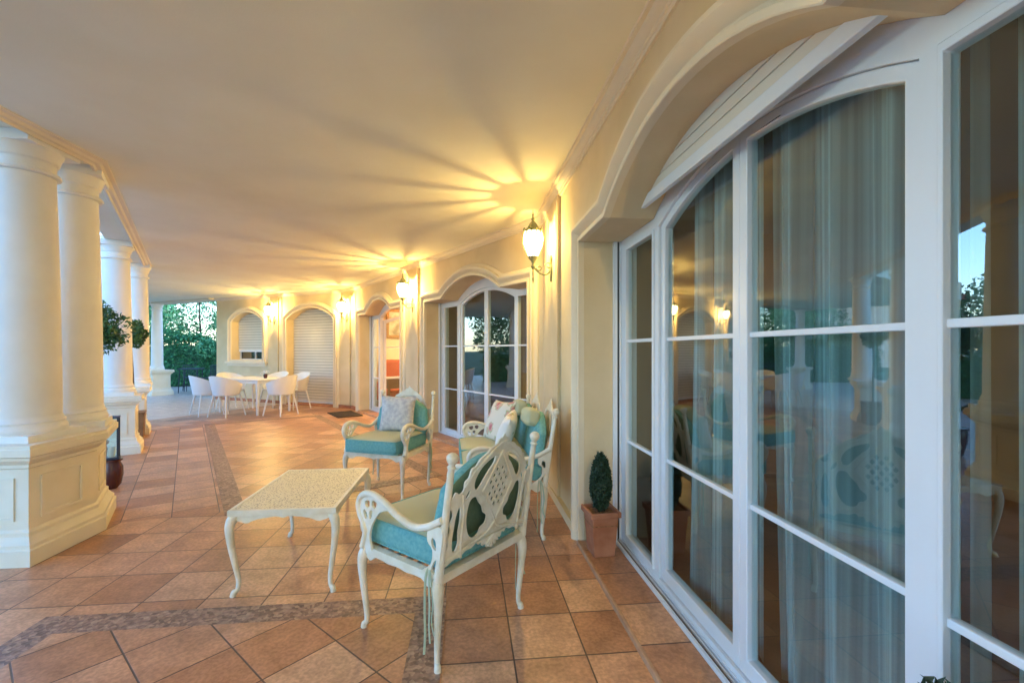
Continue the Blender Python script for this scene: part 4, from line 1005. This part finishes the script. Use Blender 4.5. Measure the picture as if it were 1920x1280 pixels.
DG = 'white tub chairs around the dining table'
for i, (s, d, a, lb) in enumerate(((.10, -.70, 8, 'white tub chair on the near side of the dining table, next to its right leg'), (-.42, -.78, -12, 'white tub chair on the near side of the dining table, leftmost'),
        (.96, -.12, 95, 'white tub chair at the right end of the dining table'), (-.92, .1, -92, 'white tub chair at the left end of the dining table'),
        (.38, .72, 178, 'white tub chair behind the dining table, right one'), (-.36, .74, 184, 'white tub chair behind the dining table, left one'))):
    o = pr if i == 0 else copy_tree(pr)
    p = tc_-uc*s+nc*d; o.location = (p.x, p.y, 0); o.rotation_euler = (0, 0, math.atan2(nc.y, nc.x)+R(a)); tag(o, lb, 'dining chair', DG)
p = tc_-uc*.30+nc*.02
b = MB(); b.lathe([(.028,0),(.04,.03),(.042,.08),(.036,.10)], n=16); fl = empty('flower_pot', loc3(p, .743), 0, 'small dark red pot with white flowers on the dining table', 'flower pot'); b.build('body', M['oxblood'], fl)
b = MB(); b.leaves(90, lambda: Vector((random.gauss(0,.035), random.gauss(0,.035), .13+random.gauss(0,.022))), .03, .8); b.build('flowers', M['plastic'], fl, smooth=False, fix=False)

# ------------------------------------------------------------------ bistro set outside the far opening
bt = gp(360, 737); bt = Vector((-.712*14.6, 14.6))
t = empty('bistro_table', loc3(bt), R(20), 'dark iron bistro table outside the far opening by the hedge', 'table')
b = MB(); b.box(-.3,.3,-.3,.3,.74,.765); b.build('tabletop', M['iron'], t, smooth=False, bevel=.006)
for x in (-1,1):
    for y in (-1,1): b = MB(); b.tube([(x*.24,y*.24,.74),(x*.27,y*.27,0)], .013, 8); b.build('leg', M['iron'], t)
b = MB(); b.box(-.25,.25,-.008,.008,.2,.22); b.box(-.008,.008,-.25,.25,.22,.24); b.build('stretcher', M['iron'], t, smooth=False)
def bchair(p, rz, label):
    r = empty('bistro_chair', loc3(p), rz, label, 'chair', 'dark iron chairs by the hedge')
    b = MB(); b.box(-.19,.19,-.19,.19,.44,.46); b.build('seat', M['iron'], r, smooth=False, bevel=.005)
    b = MB(); b.tube([(-.19,-.18,.44),(-.22,-.18,.86),(-.22,.18,.86),(-.19,.18,.44)], .012, 8)
    for i in range(5): b.tube([(-.19,-.12+i*.06,.46),(-.218,-.12+i*.06,.85)], .007, 6)
    b.build('backrest', M['iron'], r)
    for x in (-1,1):
        for y in (-1,1): b = MB(); b.tube([(x*.17,y*.17,.44),(x*.2,y*.2,0)], .012, 8); b.build('leg', M['iron'], r)
bchair(bt+Vector((.42,.1)), R(190), 'dark iron chair right of the bistro table by the hedge')
bchair(bt+Vector((-.30,.45)), R(-40), 'dark iron chair behind the bistro table by the hedge')

# ------------------------------------------------------------------ garden: hedges, trees, neighbour
def hedge(a, b_, w_, h, label, n, size=.10, seed=1):
    rd = random.Random(seed); a = Vector(a); b_ = Vector(b_); L = (b_-a).length; m_ = (a+b_)/2; ang = math.atan2((b_-a).y, (b_-a).x)
    def f():
        x = rd.uniform(-L/2, L/2); bump = .10*math.sin(x*2.1+seed)+.07*math.sin(x*5.3+2*seed)
        side = rd.random(); hh = h*(1+bump)
        if side < .3: y, z = rd.uniform(-w_/2, w_/2), hh
        else: y, z = (w_/2)*rd.choice((-1,1))*(1+bump*.6), rd.uniform(0, hh)
        return Vector((x+rd.gauss(0,.05), y+rd.gauss(0,.06), max(.02, z+rd.gauss(0,.07))))
    mb = MB(); mb.leaves(n, f, size, .5, rd); mb.box(-L/2+.05, L/2-.05, -w_/2+.12, w_/2-.12, 0, h*.86)
    o = mb.build('hedge', M['hedge'], None, (m_.x, m_.y, -.12), ang, smooth=False, fix=False); return tag(o, label, 'hedge')
def tree(p, h, r, label, m, n=5200, seed=1, th=.4, size=.17, group='trees in the garden'):
    rd = random.Random(seed); t = empty('tree', (p[0], p[1], -.12), 0, label, 'tree', group)
    b = MB(); b.tube(catmull([(0,0,0),(.08,.03,h*.3),(-.05,.06,h*.6),(0,0,h*.85)], 4, False), [.07-.005*i for i in range(13)], 9)
    limbs = []
    for i in range(12):
        a = rd.uniform(0,6.28); z = h*rd.uniform(th*.8,.8); e = Vector((math.cos(a)*r*rd.uniform(.5,.9), math.sin(a)*r*rd.uniform(.5,.9), z+h*rd.uniform(.08,.25))); b.tube([(0,0,z), ((e.x)*.5,(e.y)*.5,(z+e.z)/2+.1), e], [.02,.014,.008], 6); limbs.append(e)
    b.build('trunk', M['bark'], t)
    lumps = [(e, rd.uniform(.28,.5)*r) for e in limbs]+[(Vector((rd.gauss(0,.4)*r, rd.gauss(0,.4)*r, h*rd.uniform(th,.98))), rd.uniform(.25,.5)*r) for _ in range(16)]
    def f():
        c, rr = rd.choice(lumps); v = Vector((rd.gauss(0,1), rd.gauss(0,1), rd.gauss(0,.8))).normalized()*rr*rd.uniform(.3,1)**.4; return c+v
    b = MB(); b.leaves(n, f, size, .45, rd); b.build('crown', m, t, smooth=False, fix=False); return t
hedge((-16.5, 15.9), (-9.0, 18.6), 1.2, 1.9, 'dark clipped hedge beyond the far end of the terrace', 15000, .13, 2)
tree((-14.9, 18.0), 4.4, 1.7, 'loose light green tree behind the hedge, left of the far column', M['lightleaf'], 7000, 3, .3, .13)
tree((-12.9, 18.6), 4.9, 1.9, 'light green tree above the hedge, just right of the far column', M['lightleaf'], 16000, 4, .22, .11)
tree((-10.6, 19.2), 4.6, 1.7, 'darker green tree above the hedge, beside the house wall end', M['lightleaf'], 14000, 5, .22, .11)
tree((-16.9, 20.5), 5.2, 2.0, 'tree beyond the hedge seen left of the far column', M['leaf'], 6000, 6, .3, .15)
hedge((-13, 11.5), (-17, -6), 1.2, 1.5, 'long low hedge along the garden left of the terrace', 13000, .16, 5)
for i, (x, y, h, r) in enumerate(((-19, 8, 3.6, 1.6), (-20, 3, 3.0, 1.5), (-18.5, -3, 3.4, 1.7), (-19.5, 13, 4.0, 1.8), (-21,-9,3.8,1.9))):
    tree((x, y), h, r, ('garden tree behind the long hedge, mirrored in the door glass, ' + ['middle', 'low rounded one', 'one near the left', 'tallest', 'last'][i]), M['leaf'], 3600, 20+i, .35, .2)
nb = empty('neighbour_house', (-38, 34, -.12), R(35), 'pale house with red clay roof beyond the garden at left', 'house')
b = MB(); b.box(-5,5,-4,4,0,5.4); b.build('wall', M['house2'], nb, smooth=False)
b = MB(); v = [(-5.7,-4.7,5.4),(5.7,-4.7,5.4),(5.7,4.7,5.4),(-5.7,4.7,5.4),(-2.2,0,8.0),(2.2,0,8.0)]
for fc in ((0,1,5,4),(1,2,5),(2,3,4,5),(3,0,4),(3,2,1,0)): b.quad([v[i] for i in fc])
b.build('roof', M['roof'], nb, smooth=False)
for y in (-2.2, .4, 2.6):
    for z in (.9, 3.4): b = MB(); b.box(4.98,5.03,y-.5,y+.5,z,z+1.3); b.build('window', M['dark'], nb, smooth=False)
